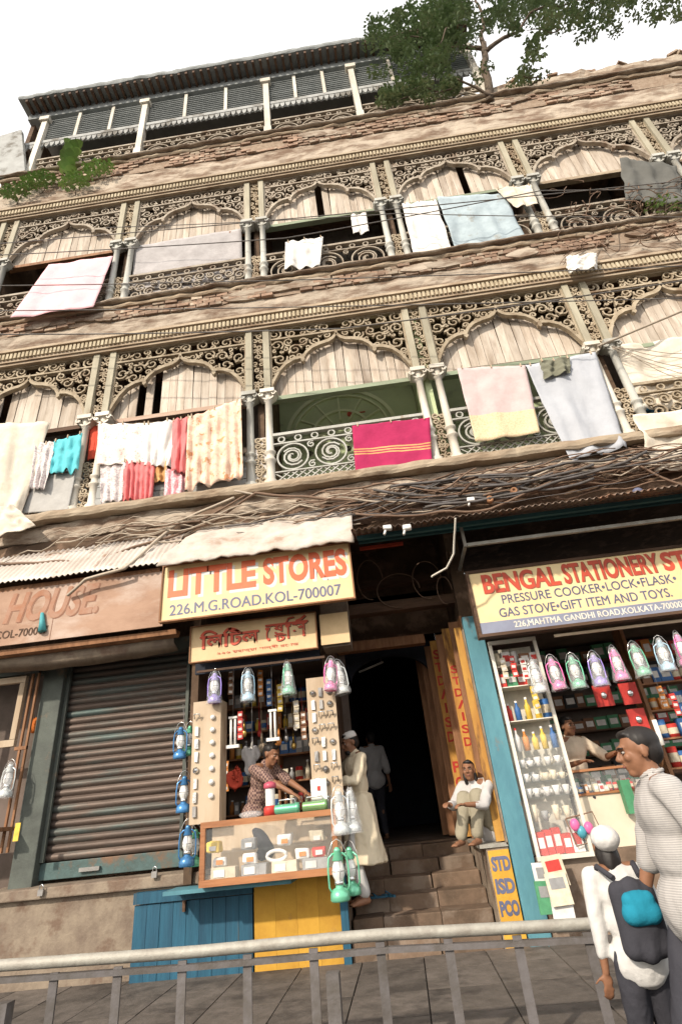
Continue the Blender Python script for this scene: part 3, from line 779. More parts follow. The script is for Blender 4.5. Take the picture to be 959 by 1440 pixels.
s2b = board('blank_board', .77, 1.12, 3.22, 3.60, -.36, M['signcream'], 'small blank stained tan board right of the Bengali sign', None)
s3 = board('shop_sign', 2.66, 6.5, 3.10, 3.86, -.42, M['signyellow'], 'cream yellow BENGAL STATIONERY sign with red heading over the right shop', M['darkwood'], .035, .12)
boxo('lower_band', M['signband'], 2.662, 6.49, -.424, -.4205, 3.102, 3.235, s3)
def sw(b, L, Rr, h, zz):
    word(b, (L[0]+2, L[1]+2), (Rr[0]+2, Rr[1]+2), h, -.4215, M['rustred'], s3, .03, name='letter_shadow', zz=zz-.006)
    word(b, L, Rr, h, -.4235, M['signred'], s3, .03, zz=zz)
sw('BENGAL', (678, 822), (784, 806), 28, 3.705); sw('STATIONERY', (790, 805), (924, 787), 29, 3.71)
a = at(929, 787, -.43).x; text_mesh('STORES', a, a+.95, 3.585, 3.83, -.4235, M['signred'], 'lettering', s3, .045)
text_mesh('PRESSURE COOKER\u2022LOCK\u2022FLASK\u2022', at(706, 845, -.43).x, at(950, 812, -.43).x, 3.435, 3.545, -.4225, M['signblue'], 'lettering', s3, .01)
text_mesh('GAS STOVE\u2022GIFT ITEM AND TOYS.', at(702, 863, -.43).x, at(945, 835, -.43).x, 3.275, 3.385, -.4225, M['signblue'], 'lettering', s3, .01)
text_mesh('226,MAHTMA GANDHI ROAD,KOLKATA-700007', at(722, 876, -.43).x, at(965, 850, -.43).x, 3.125, 3.21, -.427, M['caseframe'], 'lettering', s3, .03)
s4 = board('shop_sign', -5.0, -1.17, 3.66, 4.40, -.50, M['signrust'], 'rusty faded brown HOUSE board above the roller shutter', None)
for i, x in enumerate((-4.1, -2.62)): boxo('seam', M['rustred'], x, x+.006, -.503, -.4995, 3.66, 4.40, s4)
word('HOUSE.', (8, 858), (140, 838), 42, -.5035, M['rustfaint'], s4, .03, .25)
word('HOUSE.', (10, 859), (142, 839), 42, -.502, M['rustred'], s4, .03, .25, 'letter_shadow')
word('COL-700007', (-6, 893), (68, 886), 11, -.505, M['darkwood'], s4, .01)
text_mesh('RAJ WATCH', -4.9, -3.6, 3.9, 4.25, -.506, M['rustred'], 'lettering', s4, .02, shear=.25) if False else None
o = MB().tube([at(60, 862, -.53), at(60, 888, -.53)], [.02, .05], 8).build('scrap', M['signgrey'])
tag(o, 'small turquoise rag hanging from the rusty HOUSE board', 'rag'); o.data.materials[0] = flat('rag turquoise', (.08, .35, .38))
# painted letters on passage boards and cheek wall
def vert_text(s, x, Y, z0, z1, wd, mt, parent):
    n = len(s); h = (z1-z0)/n
    for i, ch_ in enumerate(s):
        wq = wd*(.3 if ch_ == 'I' else 1)
        if ch_ != ' ': text_mesh(ch_, x-wq/2, x+wq/2, z1-(i+1)*h+.18*h, z1-i*h-.02, Y, mt, 'lettering', parent, .025)
vert_text('STD/ISD PC', 2.03+.40*3/6+.04, 2.45-2.05*3/6-.033, 1.55, 3.45, .10, M['letterdeep'], B)
vert_text('STD/ISD', 2.03+.40*5/6+.04, 2.45-2.05*5/6-.033, 2.0, 3.05, .10, M['letterdeep'], B)
boxo('painted_patch', M['yellow'], 2.30, 2.515, -.006, -.001, .14, .96, B)
for s, yy in (('STD', 1215), ('ISD', 1247), ('PCO', 1279)):
    z_ = at(695, yy, 0).z; text_mesh(s, 2.315, 2.505, z_-.065, z_+.065, -.0085, M['signblue'], 'lettering', B, .05)

# ------------------------------------------------------------------ cloth
def cloth(name, pts, mt, label, cat='cloth', Y=-.12, folds=4, amp=.03, sag=0, nx=28, ny=24, bands=None, seed=0, bottom=0, group=None, lean=0):
    """pts: top-left, top-right, bottom-right, bottom-left as seen in the photograph"""
    P = [at(*p, Y) for p in pts]; rows = []
    for j in range(ny+1):
        v = j/ny; row = []
        for i in range(nx+1):
            u = i/nx
            p = (P[0].lerp(P[1], u)).lerp(P[3].lerp(P[2], u), v)
            f = math.sin(u*folds*6.283+seed+1.2*noise.noise(Vector((u*3, v*1.5, seed))))*amp*(.35+.65*v)*(.45+1.3*abs(noise.noise(Vector((u*2.3+seed*3, .5, seed)))))*1.2
            f += noise.noise(Vector((u*5+seed, v*4, seed)))*amp*1.1+noise.noise(Vector((u*14+seed, v*9, seed)))*amp*.35
            z = -sag*4*u*(1-u)*(1-v*.3)
            if j > ny*.8: z += bottom*noise.noise(Vector((u*6, seed, 2)))*(v-.8)*5
            row.append((p.x+.3*f, p.y-f-amp-lean*v, p.z+z))
        rows.append(row)
    mb = MB(); mb.quad_grid(rows, True); o = mb.build(name, mt if isinstance(mt, list) else [mt], None, fix=False)
    if bands:
        k = 0
        for j in range(ny):
            for i in range(nx):
                for v0, v1, mi in bands:
                    if v0 <= (j+.5)/ny < v1: o.data.polygons[k].material_index = mi
                k += 1
    sd = o.modifiers.new('t', 'SOLIDIFY'); sd.thickness = .003
    if cat not in ('tarpaulin', 'sheet', 'net', 'rag'):
        for i in (2, nx//2, nx-2):
            q = Vector(rows[0][i])-o.location; MB().box(q.x-.008, q.x+.008, q.y-.018, q.y+.018, q.z-.03, q.z+.035).build('clothes_peg', M['pegboard'], o, False)
    return tag(o, label, cat, group)
def cm(name, c, c2=None, **k): return mat(name, c, c2 or tuple(x*.86 for x in c), k.pop('scale', 5), .9, k.pop('bump', .35), rnd=.03, spec=.1, **k)
def pattern(name, c, c2, scale, c3=None, t=(.5, .56)): return mat(name, c, c2, scale, .9, .2, rnd=.03, spec=.1, t2=t, detail=2, c3=c3, s3=scale*.6, t3=(.56, .6))
cw = cm('white cotton', (.80, .77, .73)); coff = cm('off white canvas', (.72, .66, .56), (.60, .53, .43))
cpink = cm('pale pink cotton', (.82, .52, .55), (.78, .46, .50)); cgrey = cm('grey sheet', (.45, .43, .43), (.36, .34, .34)); cblue = cm('blue grey tarp', (.42, .50, .54), (.33, .40, .44), c3=(.26, .24, .2), s3=3, t3=(.6, .7))
cmag = cm('magenta cotton', (.42, .035, .11)); cgold = cm('gold stripe', (.66, .42, .18), (.5, .24, .10)); cmau = cm('mauve cotton', (.58, .47, .46)); cyel = pattern('yellow border', (.70, .57, .38), (.62, .48, .30), 40)
cgb = cm('grey blue cotton', (.46, .48, .52), (.42, .44, .48)); colv = cm('olive cloth', (.20, .20, .15)); cturq = cm('turquoise cotton', (.15, .58, .64)); cred = cm('red cotton', (.66, .10, .06)); ccor = cm('coral cotton', (.76, .22, .22))
cfl = pattern('white floral', (.80, .74, .68), (.72, .46, .40), 26, t=(.58, .64)); cpe = pattern('peach sari', (.80, .62, .48), (.74, .50, .38), 10, (.62, .30, .16)); clace = pattern('grey white lace', (.74, .68, .66), (.50, .44, .44), 34); cpk = pattern('pink check', (.80, .40, .44), (.78, .62, .62), 30)
# first floor, left to right
cloth('hanging_sheet', [(-30, 598), (73, 597), (30, 735), (-34, 752)], coff, 'big off-white sheet draped over the far left railing of the first floor', 'sheet', folds=2.5, amp=.05, bottom=.1, seed=1)
cloth('hanging_sheet', [(-20, 718), (22, 712), (54, 742), (-20, 762)], coff, 'crumpled lower end of canvas spilling over the far left ledge', 'sheet', Y=-.27, folds=2, amp=.04, seed=8)
cloth('hanging_cloth', [(52, 626), (82, 622), (66, 690), (44, 688)], clace, 'white fringed cloth beside the turquoise shirt', Y=-.13, folds=3, seed=2)
cloth('hanging_shirt', [(78, 622), (118, 611), (112, 664), (72, 666)], cturq, 'turquoise shirt hanging on the first floor railing', 'shirt', Y=-.16, folds=3, bottom=.12, seed=3)
cloth('railing_panel', [(52, 672), (108, 664), (97, 718), (30, 722)], cm('grey board', (.46, .45, .43)), 'pale grey sheet covering the railing under the turquoise shirt', 'sheet', Y=-.09, folds=.5, amp=.008, seed=4)
cloth('hanging_cloth', [(128, 600), (141, 597), (137, 645), (124, 648)], cred, 'narrow red cloth between the paired columns of the first floor', Y=.06, folds=1, amp=.012, seed=5)
random.seed(12)
cloth('hanging_cloth', [(140, 598), (210, 597), (205, 652), (138, 656)], cfl, 'white floral cloth at the left end of the crowded washing line', folds=3, sag=.0, seed=6)
cloth('hanging_cloth', [(206, 597), (268, 590), (246, 658), (204, 656)], cw, 'plain white cloth in the middle of the crowded washing line', folds=4, seed=7)
cloth('hanging_cloth', [(244, 592), (268, 588), (262, 668), (242, 662)], ccor, 'narrow pink patterned cloth left of the peach sari', Y=-.17, folds=2, seed=17); 
cloth('hanging_cloth', [(143, 652), (180, 650), (174, 706), (143, 707)], clace, 'grey-white lace cloth hanging below the floral cloth', Y=-.09, folds=3, seed=9, bottom=.08)
cloth('hanging_skirt', [(176, 650), (220, 652), (216, 704), (174, 706)], ccor, 'coral red ruffled skirt on the lower line', 'skirt', Y=-.11, folds=6, amp=.035, seed=10, bottom=.08)
cloth('hanging_cloth', [(219, 650), (238, 650), (236, 676), (218, 680)], cgold, 'small yellow cloth under the plain white cloth', Y=-.08, folds=1.5, seed=11)
cloth('hanging_cloth', [(234, 662), (264, 660), (260, 698), (232, 700)], cpk, 'pink checked cloth hanging low beside the peach sari', Y=-.1, folds=3, seed=12)
cloth('hanging_sari', [(266, 590), (340, 563), (343, 672), (262, 692)], cpe, 'peach patterned sari hanging at the right end of the crowded line', 'sari', Y=-.15, folds=6, amp=.045, seed=13, bottom=.15)
tag(boxo('leaning_board', cm('pale board', (.66, .62, .58)), -.12, .12, .02, .05, 5.8, 6.75), 'pale upright board between the paired columns left of the green room', 'board')
cloth('hanging_sari', [(495, 600), (604, 588), (607, 660), (500, 667)], [cmag, cgold], 'magenta cloth with wavy gold stripes over the green room railing', 'cloth', Y=-.13, folds=2, amp=.015, seed=14, bands=[(.50, .53, 1), (.56, .57, 1), (.60, .63, 1)], ny=40)
cloth('hanging_cloth', [(500, 655), (606, 648), (608, 676), (503, 684)], cmag, 'deep red cloth behind the lattice of the green room railing', Y=.09, folds=2, amp=.01, seed=34)
cloth('hanging_cloth', [(642, 519), (738, 515), (758, 610), (668, 622)], [cmau, cyel], 'mauve cloth with pale yellow border on the first floor right', 'cloth', Y=-.12, folds=2, amp=.018, seed=15, bands=[(.68, 1, 1)])
cloth('hanging_cloth', [(738, 515), (836, 497), (880, 632), (800, 648)], cgb, 'long grey-blue cloth with a pocket seam on the first floor right', 'cloth', Y=-.14, folds=2, amp=.03, seed=16, bottom=.1)
cloth('hanging_garment', [(757, 510), (800, 503), (803, 524), (766, 534)], colv, 'dark olive garment slung over the top of the grey-blue cloth', 'garment', Y=-.2, folds=2, amp=.03, seed=18)
cloth('hanging_sheet', [(862, 490), (1010, 470), (1030, 570), (886, 580)], coff, 'beige tarpaulin closing the far right bay of the first floor', 'tarpaulin', Y=.09, folds=2, amp=.05, seed=19)
cloth('hanging_sheet', [(886, 588), (1030, 570), (1040, 655), (915, 668)], coff, 'lower beige tarpaulin over the far right railing of the first floor', 'tarpaulin', Y=-.11, folds=1.5, amp=.05, seed=20)
# second floor
cloth('hanging_sheet', [(70, 374), (160, 361), (140, 444), (26, 461)], cpink, 'pale pink sheet over the second floor railing at the left', 'sheet', folds=1.5, amp=.02, seed=21, lean=.2)
cloth('screen_sheet', [(190, 348), (340, 322), (342, 388), (186, 412)], cgrey, 'grey sheet screening the second floor bay right of the pink sheet', 'sheet', Y=.07, folds=1.5, amp=.02, seed=22)
cloth('screen_sheet', [(185, 388), (342, 372), (344, 402), (180, 430)], cgrey, 'lower grey sheet behind the second floor fretwork railing', 'sheet', Y=.10, folds=1.5, amp=.015, seed=23)
cloth('hanging_cloth', [(402, 342), (455, 336), (450, 377), (401, 379)], cw, 'small white cloth hanging on the middle of the second floor', folds=2.5, seed=24)
cloth('hanging_cloth', [(493, 302), (515, 299), (519, 328), (497, 331)], cw, 'small white rag inside the open bay of the second floor', Y=.1, folds=1.5, seed=25)
cloth('hanging_shirt', [(565, 289), (612, 283), (634, 352), (582, 364)], cw, 'off-white shirt hanging left of the blue-grey tarpaulin', 'shirt', folds=2, seed=26, bottom=.05)
cloth('hanging_sheet', [(614, 280), (706, 274), (738, 340), (640, 356)], cblue, 'wrinkled blue-grey tarpaulin on the second floor right', 'tarpaulin', Y=-.1, folds=3, amp=.035, seed=27, bottom=.06)
cloth('hanging_cloth', [(696, 268), (746, 262), (756, 290), (722, 293)], coff, 'bundled olive beige cloth beside the blue-grey tarpaulin', Y=-.16, folds=2, amp=.03, seed=28)
cloth('rag', [(795, 364), (838, 358), (840, 380), (798, 384)], cw, 'white rag caught on the cornice at the right', 'rag', Y=-.26, folds=2, amp=.04, seed=29)
cloth('hanging_net', [(870, 225), (950, 235), (965, 290), (880, 285)], cm('dark net', (.14, .14, .13)), 'dark net hanging in the far right bay of the second floor', 'net', Y=-.1, folds=3, amp=.04, seed=30)

# ------------------------------------------------------------------ cables
def cable(pts, r, mt, label, sag=0, cat='cable', group=None, n=26, name='overhead_cable', wob=0, sd=0):
    out = []
    P = [Vector(p) for p in pts]
    for a, b in zip(P, P[1:]):
        for i in range(n):
            u = i/n; p = a.lerp(b, u); p.z -= sag*4*u*(1-u)
            if wob: p += Vector((0, noise.noise(p*3+Vector((sd, 0, 0)))*wob*.5, noise.noise(p*2.3+Vector((0, sd, 0)))*wob))
            out.append(p)
    out.append(P[-1])
    o = MB().tube(out, r, 5).build(name, mt); return tag(o, label, cat, group)
V = Vector
cable([at(-30, 437, -.9), at(1000, 418, -.9)], .009, M['wire'], 'upper of the long thin cables crossing the first floor arches', .05)
cable([at(-30, 470, -.8), at(480, 462, -.8), at(1000, 388, -.8)], .011, M['wire'], 'thick bent cable crossing below the second floor ledge', .04)
cable([at(-30, 402, -1.1), at(1000, 372, -1.1)], .009, M['wire'], 'thin cable passing in front of the pink sheet', .08)
cable([at(-30, 345, -1.0), at(1000, 250, -1.0)], .009, M['wire'], 'thin cable across the second floor arches', .06)
cable([at(-30, 360, -.6), at(400, 335, -.6), at(760, 268, -.6), at(1000, 262, -.6)], .010, M['wire'], 'cable running past the shirt and blue tarpaulin', .03)
cable([at(150, 320, -.5), at(560, 300, -.5), at(980, 305, -.5)], .008, M['wire'], 'cable drooping across the middle of the second floor', .04)
cable([at(840, 487, -.2), at(1000, 420, -.2)], .02, M['wirep'], 'pale cable rising right from the far right paired columns', .0)
for i in range(5):
    cable([at(860, 488, -.15), at(985, 495+i*13, -.1)], .006, M['wirep'], f"thin pale strand, {('uppermost', 'second', 'middle', 'fourth', 'lowest')[i]} of those fanning over the beige tarpaulin", .03, group='thin strands fanning over the beige tarpaulin', name='thin_strand', wob=.05, sd=i)
cable([at(640, 728, -1.21), at(638, 780, -1.0), at(628, 800, -.9), at(607, 812, -.8)], .012, M['white'], 'twisted white cable end dangling from the awning over the passage', name='dangling_cable', wob=.03)
cable([at(95, 838, -.56), at(120, 815, -.65), at(175, 800, -.66), at(250, 735, -.1), at(330, 700, -.25)], .022, M['wirep'], 'thick pale cable bending over the corrugated awning at left', name='thick_cable', wob=.03)
cable([at(-20, 792, -.3), at(130, 790, -.35), at(300, 735, -.2), at(360, 692, -.3), at(500, 705, -.3)], .02, M['wireb'], 'brown cable climbing from the left awning to the first floor ledge', name='thick_cable', wob=.04)
cable([at(120, 770, -.2), at(180, 740, -.25), at(280, 735, -.25), at(345, 697, -.3)], .016, M['wireb'], 'looping brown cable above the left awning', name='thick_cable', wob=.05)
cable([at(330, 690, -.26), at(480, 700, -.3), at(660, 700, -.3), at(790, 650, -.3), at(960, 640, -.3)], .018, M['wirep'], 'pale cable bundle strand rising to the right under the railing', .05, name='thick_cable', wob=.05)
cable([at(500, 725, -.35), at(690, 715, -.35), at(800, 660, -.33), at(880, 645, -.3), at(980, 690, -.3)], .018, M['wireb'], 'brown cable arching under the grey-blue cloth', .03, name='thick_cable', wob=.06)
random.seed(44)
tang = MB()
for i in range(70):
    x0 = random.uniform(320, 900); L_ = random.uniform(80, 300); x1 = x0+L_
    yb = lambda x: 735-.155*(x-480)*1.0-30
    y0 = yb(x0)+random.uniform(-18, 32); y1 = yb(x1)+random.uniform(-18, 32)
    Yd = random.uniform(-.34, -.08); P = []
    s = random.uniform(-.02, .16); q = random.random()*50
    a, b = at(x0, y0, Yd), at(x1, y1, Yd)
    for k in range(19):
        u = k/18; p = a.lerp(b, u); p.z -= s*4*u*(1-u); p += Vector((0, noise.noise(p*2+Vector((q, 0, 0)))*.06, noise.noise(p*2+Vector((0, q, 0)))*.14)); P.append(p)
    tang.tube(P, random.choice((.007, .009, .012, .015)), 5)
tag(tang.build('cable_tangle', M['wireb']), 'dense tangle of thin brown cables along the ledge above the passage', 'cables', kind='stuff')
tang = MB()
for i in range(26):
    x0 = random.uniform(250, 860); x1 = x0+random.uniform(120, 340); yb = lambda x: 705-.155*(x-480)
    Yd = random.uniform(-.38, -.22); a, b = at(x0, yb(x0)+random.uniform(-16, 30), Yd), at(x1, yb(x1)+random.uniform(-16, 30), Yd); P = []; s = random.uniform(.02, .2); q = random.random()*90
    for k in range(19):
        u = k/18; p = a.lerp(b, u); p.z -= s*4*u*(1-u); p += Vector((0, 0, noise.noise(p*1.6+Vector((0, q, 0)))*.08)); P.append(p)
    tang.tube(P, random.choice((.005, .008, .013, .02)), 6)
tag(tang.build('cable_tangle', M['railbar']), 'sagging black cables of mixed thickness along the first floor ledge', 'cables', kind='stuff')
tang = MB()
for i in range(46):
    x0 = random.choice((random.uniform(320, 900), random.uniform(-20, 260))); x1 = x0+random.uniform(60, 260); yy = 715-.155*(x0-480) if x0 > 300 else 775-.1*x0
    Yd = random.uniform(-.34, -.12); a, b = at(x0, yy+random.uniform(-20, 26), Yd), at(x1, yy-.155*(x1-x0)+random.uniform(-20, 26), Yd); P = []; q = random.random()*90
    for k in range(15):
        u = k/14; p = a.lerp(b, u); p += Vector((0, 0, noise.noise(p*2.4+Vector((0, q, 0)))*.16)); P.append(p)
    tang.tube(P, random.choice((.006, .008, .011)), 5)
tag(tang.build('cable_tangle', M['wirep']), 'loose pale wires strewn along the first floor ledge', 'cables', kind='stuff')
loops = MB()
for (x, y, rx, rz, Yy) in ((520, 815, .18, .3, .4), (600, 815, .2, .28, .4), (560, 830, .3, .25, .42), (625, 830, .1, .2, .35)):
    c = at(x, y, Yy); loops.tube([(c.x+rx*math.cos(a*.3), Yy, c.z+rz*math.sin(a*.3)) for a in range(17)], .008, 5)
tag(loops.build('cable_loops', M['wireb']), 'thin cable loops hanging in the dark gap above the passage', 'cables', kind='stuff')
# insulators and small boxes on the ledge
for (x, y, c, lb) in ((722, 691, M['oldwood'], 'round orange ceramic insulator on the ledge above the right awning'), (688, 703, M['oldwood'], 'small tan insulator near the awning edge')):
    p = at(x, y, -.34); o = MB().lathe([(.0, -.04), (.045, -.04), (.055, 0), (.045, .04), (.02, .04), (.02, .02), (0, .02)], (0, 0, 0), 12)
    o.v = [(p.x+v[0], p.y-v[2], p.z+v[1]) for v in o.v]; tag(o.build('insulator', c), lb, 'insulator')
for (x, y, lb) in ((662, 703, 'white porcelain fuse holder hanging on wires at the ledge'), (545, 742, 'white fuse block on the awning edge over the passage'), (572, 742, 'small white cleat beside the fuse block on the awning edge')):
    p = at(x, y, -.36 if x > 600 else -1.15); e = empty('fuse_holder', p, lb, 'fuse holder')
    MB().box(-.05, .05, -.03, .03, -.03, .03, .006).build('block', M['shell'], e, False).modifiers.new('b', 'BEVEL').width = .01; MB().tube([(-.03, 0, -.03), (-.05, -.01, -.09)], .015, 6).build('plug', M['shell'], e, False)
p = at(645, 697, -.38); tag(MB().tube([p, p+Vector((.22, 0, .18))], .02, 6).build('bracket', M['darkwood']), 'dark slanting bracket rod behind the porcelain fuse holder', 'bracket')
p = at(896, 692, -.36); e = MB().ell(p, (.07, .06, .06), 10, 8).build('bundle', M['signblue']); tag(e, 'small dark blue cloth bundle on the ledge at the right', 'bundle')
# washing lines
cable([at(136, 598, -.1), at(262, 592, -.1), at(348, 560, -.1)], .006, M['wirep'], 'washing line carrying the crowded clothes', .0, 'rope', name='washing_line')
cable([at(636, 520, -.1), at(842, 493, -.1)], .006, M['wirep'], 'washing line carrying the mauve and grey-blue cloths', .0, 'rope', name='washing_line')
cable([at(560, 290, -.1), at(708, 272, -.1)], .006, M['wirep'], 'washing line carrying the shirt and blue tarpaulin', .0, 'rope', name='washing_line')

# ------------------------------------------------------------------ street railing
RL = empty('street_railing', (1, -2.5, .12), 'pale pavement railing with dark upright bars in front of the steps', 'railing')
P = [(-3.5+i*.3, -2.5, .762-.035*max(0, -3.5+i*.3-1.2)+.02*min(0, -3.5+i*.3)*-1) for i in range(34)]
mb = MB()
for a, b in zip(P, P[1:]): pass
mb.tube(P, .034, 10).build('top_rail', M['rail'], RL)
for i in range(70):
    x = -3.4+i*.42; boxo("bar", M["railbar"], x, x+.055, -2.51, -2.495, .2, .755-.035*max(0, x-1.2)-.03, RL)
boxo('bottom_rail', M['railbar'], -3.5, 8.2, -2.52, -2.48, .15, .2, RL); [MB().bar((a[0], -2.5, a[2]-.075), (b[0], -2.5, b[2]-.075), .03, .05).build('under_rail', M['railbar'], RL) for a, b in zip(P[::4], P[4::4])]
for i in range(6): boxo('post', M['railbar'], -3.3+i*2.1, -3.22+i*2.1, -2.54, -2.46, .0, .6, RL)
# ------------------------------------------------------------------ hurricane lanterns
def lantern_proto(c, wrap=True):
    mt = mat('lantern paint', c, tuple(min(1, x*1.15) for x in c), 8, .25, .05, .35, spec=.6)
    root = bpy.data.objects.new('hurricane_lantern', None); COL.objects.link(root)
    def P(n, mb, m, par=root): return mb.build(n, m, par, False)
    P('fuel_tank', MB().lathe([(0, 0), (.078, 0), (.085, .012), (.082, .05), (.06, .075), (.035, .085), (.035, .1), (0, .1)], n=18), mt)
    P('burner', MB().lathe([(.038, .1), (.042, .105), (.04, .125), (.03, .13), (0, .13)], n=14), M['chrome'])
    P('globe', MB().lathe([(.034, .126), (.054, .16), (.057, .185), (.048, .22), (.036, .245), (.036, .25)], n=16), M['globe'])
    P('chimney', MB().lathe([(.045, .25), (.05, .255), (.036, .28), (.04, .285), (.03, .31), (.034, .315), (.018, .335), (0, .338)], n=16), mt)
    for s in (-1, 1):
        P('side_tube', MB().tube([(s*.07, 0, .06), (s*.088, 0, .09), (s*.09, 0, .2), (s*.08, 0, .27), (s*.045, 0, .295), (s*.03, 0, .295)], .0085, 7), mt)
    P('guard_wire', MB().tube([(.06*math.cos(a*.7854), .06*math.sin(a*.7854), .185) for a in range(9)], .003, 4).tube([(0, -.06, .12), (0, -.064, .185), (0, -.045, .25)], .003, 4).tube([(0, .06, .12), (0, .064, .185), (0, .045, .25)], .003, 4), M['chrome'])
    P('handle', MB().tube([(-.088, 0, .2), (-.08, 0, .3), (-.04, 0, .37), (0, 0, .39), (.04, 0, .37), (.08, 0, .3), (.088, 0, .2)], .003, 5), M['chrome'])
    if wrap:
        rows = []
        for j in range(9):
            v = j/8; z = -.01+.37*v; rr = .108-.062*v-.02*max(0, v-.8)*5
            rows.append([(rr*(1+.16*noise.noise(Vector((k*1.9, j*1.3, c[0]*9))))*math.cos(6.283*k/14), rr*(1+.16*noise.noise(Vector((k*1.9, j*1.3+9, 2))))*math.sin(6.283*k/14), z) for k in range(14)])
        mb = MB(); mb.quad_grid(rows, False, True); P('plastic_wrap', mb, M['plastic'])
    return root
LC = dict(purple=(.32, .24, .62), blue=(.22, .40, .62), green=(.16, .50, .32), pink=(.78, .16, .42), silver=(.6, .63, .62), deepblue=(.06, .20, .42), paleblue=(.38, .58, .72))
protos = {}
def lantern(color, px, Y, h, label, group=None, wrap=True, rz=0, tilt=0, ground=None):
    key = (color, wrap)
    new = key not in protos
    if new: protos[key] = lantern_proto(LC[color], wrap)
    o = protos[key] if new else copy_tree(protos[key])
    s = h/.39; p = at(*px, Y); o.scale = (s*.86, s*.86, s)
    o.location = (p.x, Y, p.z-h*.46) if ground is None else (p.x, Y, ground); o.rotation_euler = (0, tilt, rz)
    tag(o, label, 'lantern', group); o.name = 'hurricane_lantern'
    return o
GA = 'wrapped lanterns hanging in front of the kiosk'; GB = 'wrapped lanterns hanging in a row in the right shop'; GC = 'lanterns hanging beside the roller shutter'
lantern('purple', (302, 966), -.38, .40, 'purple lantern in clear wrap, leftmost under the Bengali sign', GA)
lantern('paleblue', (349, 963), -.38, .40, 'pale blue lantern in clear wrap right of the purple one', GA, rz=.6)
lantern('green', (405, 953), -.38, .41, 'pale green lantern hanging in the middle of the kiosk front', GA, rz=1.1)
lantern('pink', (463, 948), -.45, .40, 'bright pink lantern at the right corner of the kiosk', GA, rz=.5, tilt=.1)
lantern('silver', (481, 952), -.36, .40, 'silver green lantern half behind the bright pink one', GA, rz=.2, tilt=-.12)
lantern('deepblue', (254, 1043), -.25, .40, 'dark blue lantern, top of the stack beside the roller shutter', GC, False)
lantern('green', (267, 1040), -.12, .38, 'green lantern behind the topmost dark blue one', GC, False)
lantern('deepblue', (259, 1115), -.25, .42, 'blue lantern in the middle of the stack beside the shutter', GC, False, rz=.6)
lantern('deepblue', (264, 1187), -.25, .44, 'blue lantern lowest of the stack left of the display case', GC, False, rz=.2)
lantern('green', (275, 1190), -.12, .40, 'green lantern behind the lowest blue one', GC, False)
GD = 'lanterns hanging from the display case corner'
lantern('green', (476, 1226), -.62, .50, 'large green lantern hanging at the lower right of the display case', GD, False, rz=.3)
lantern('green', (493, 1222), -.45, .46, 'green lantern just behind the large green one', GD, False, rz=-.4)
lantern('silver', (478, 1140), -.5, .44, 'silver wrapped lantern left of the pair above the large green one', GD, True, rz=.3)
lantern('silver', (494, 1138), -.4, .44, 'silver wrapped lantern right of the pair beside the white kurta', GD, True, rz=1.3)
for c, x, y, lb in (('silver', 754, 950, 'silver lantern first at the left of the right shop row'), ('pink', 781, 946, 'pink lantern second in the row beside the silver one'), ('green', 808, 944, 'green lantern between the pink and purple ones'),
                    ('purple', 838, 941, 'purple lantern in the right shop row'), ('pink', 867, 933, 'slim pink lantern right of the purple one'), ('green', 898, 927, 'bright green lantern above the walking man'),
                    ('paleblue', 931, 920, 'pale blue lantern second from the right edge'), ('pink', 957, 912, 'pink lantern at the right edge of the picture')):
    lantern(c, (x, y), -.30, .40, lb, GB, True, rz=random.uniform(-.6, .6), tilt=random.uniform(-.05, .05))
lantern('silver', (12, 1096), .0, .42, 'silver lantern standing on the sill at the far left shop', None, True)
HR = boxo('hanging_rod', M['pegboard'], 3.5, 5.6, -.31, -.29, 3.00, 3.03); tag(HR, 'pale wooden rod that carries the lantern row in the right shop', 'rod')
tag(boxo('hanging_rod', M['darkwood'], -.75, .8, -.39, -.37, 3.06, 3.085), 'dark rod under the Bengali sign carrying wrapped lanterns', 'rod')
tag(MB().tube([at(268, 1230, -.25), at(258, 990, -.25)], .004, 5).build('lantern_cord', M['wire']), 'thin cord holding the blue lantern stack beside the shutter', 'cord')

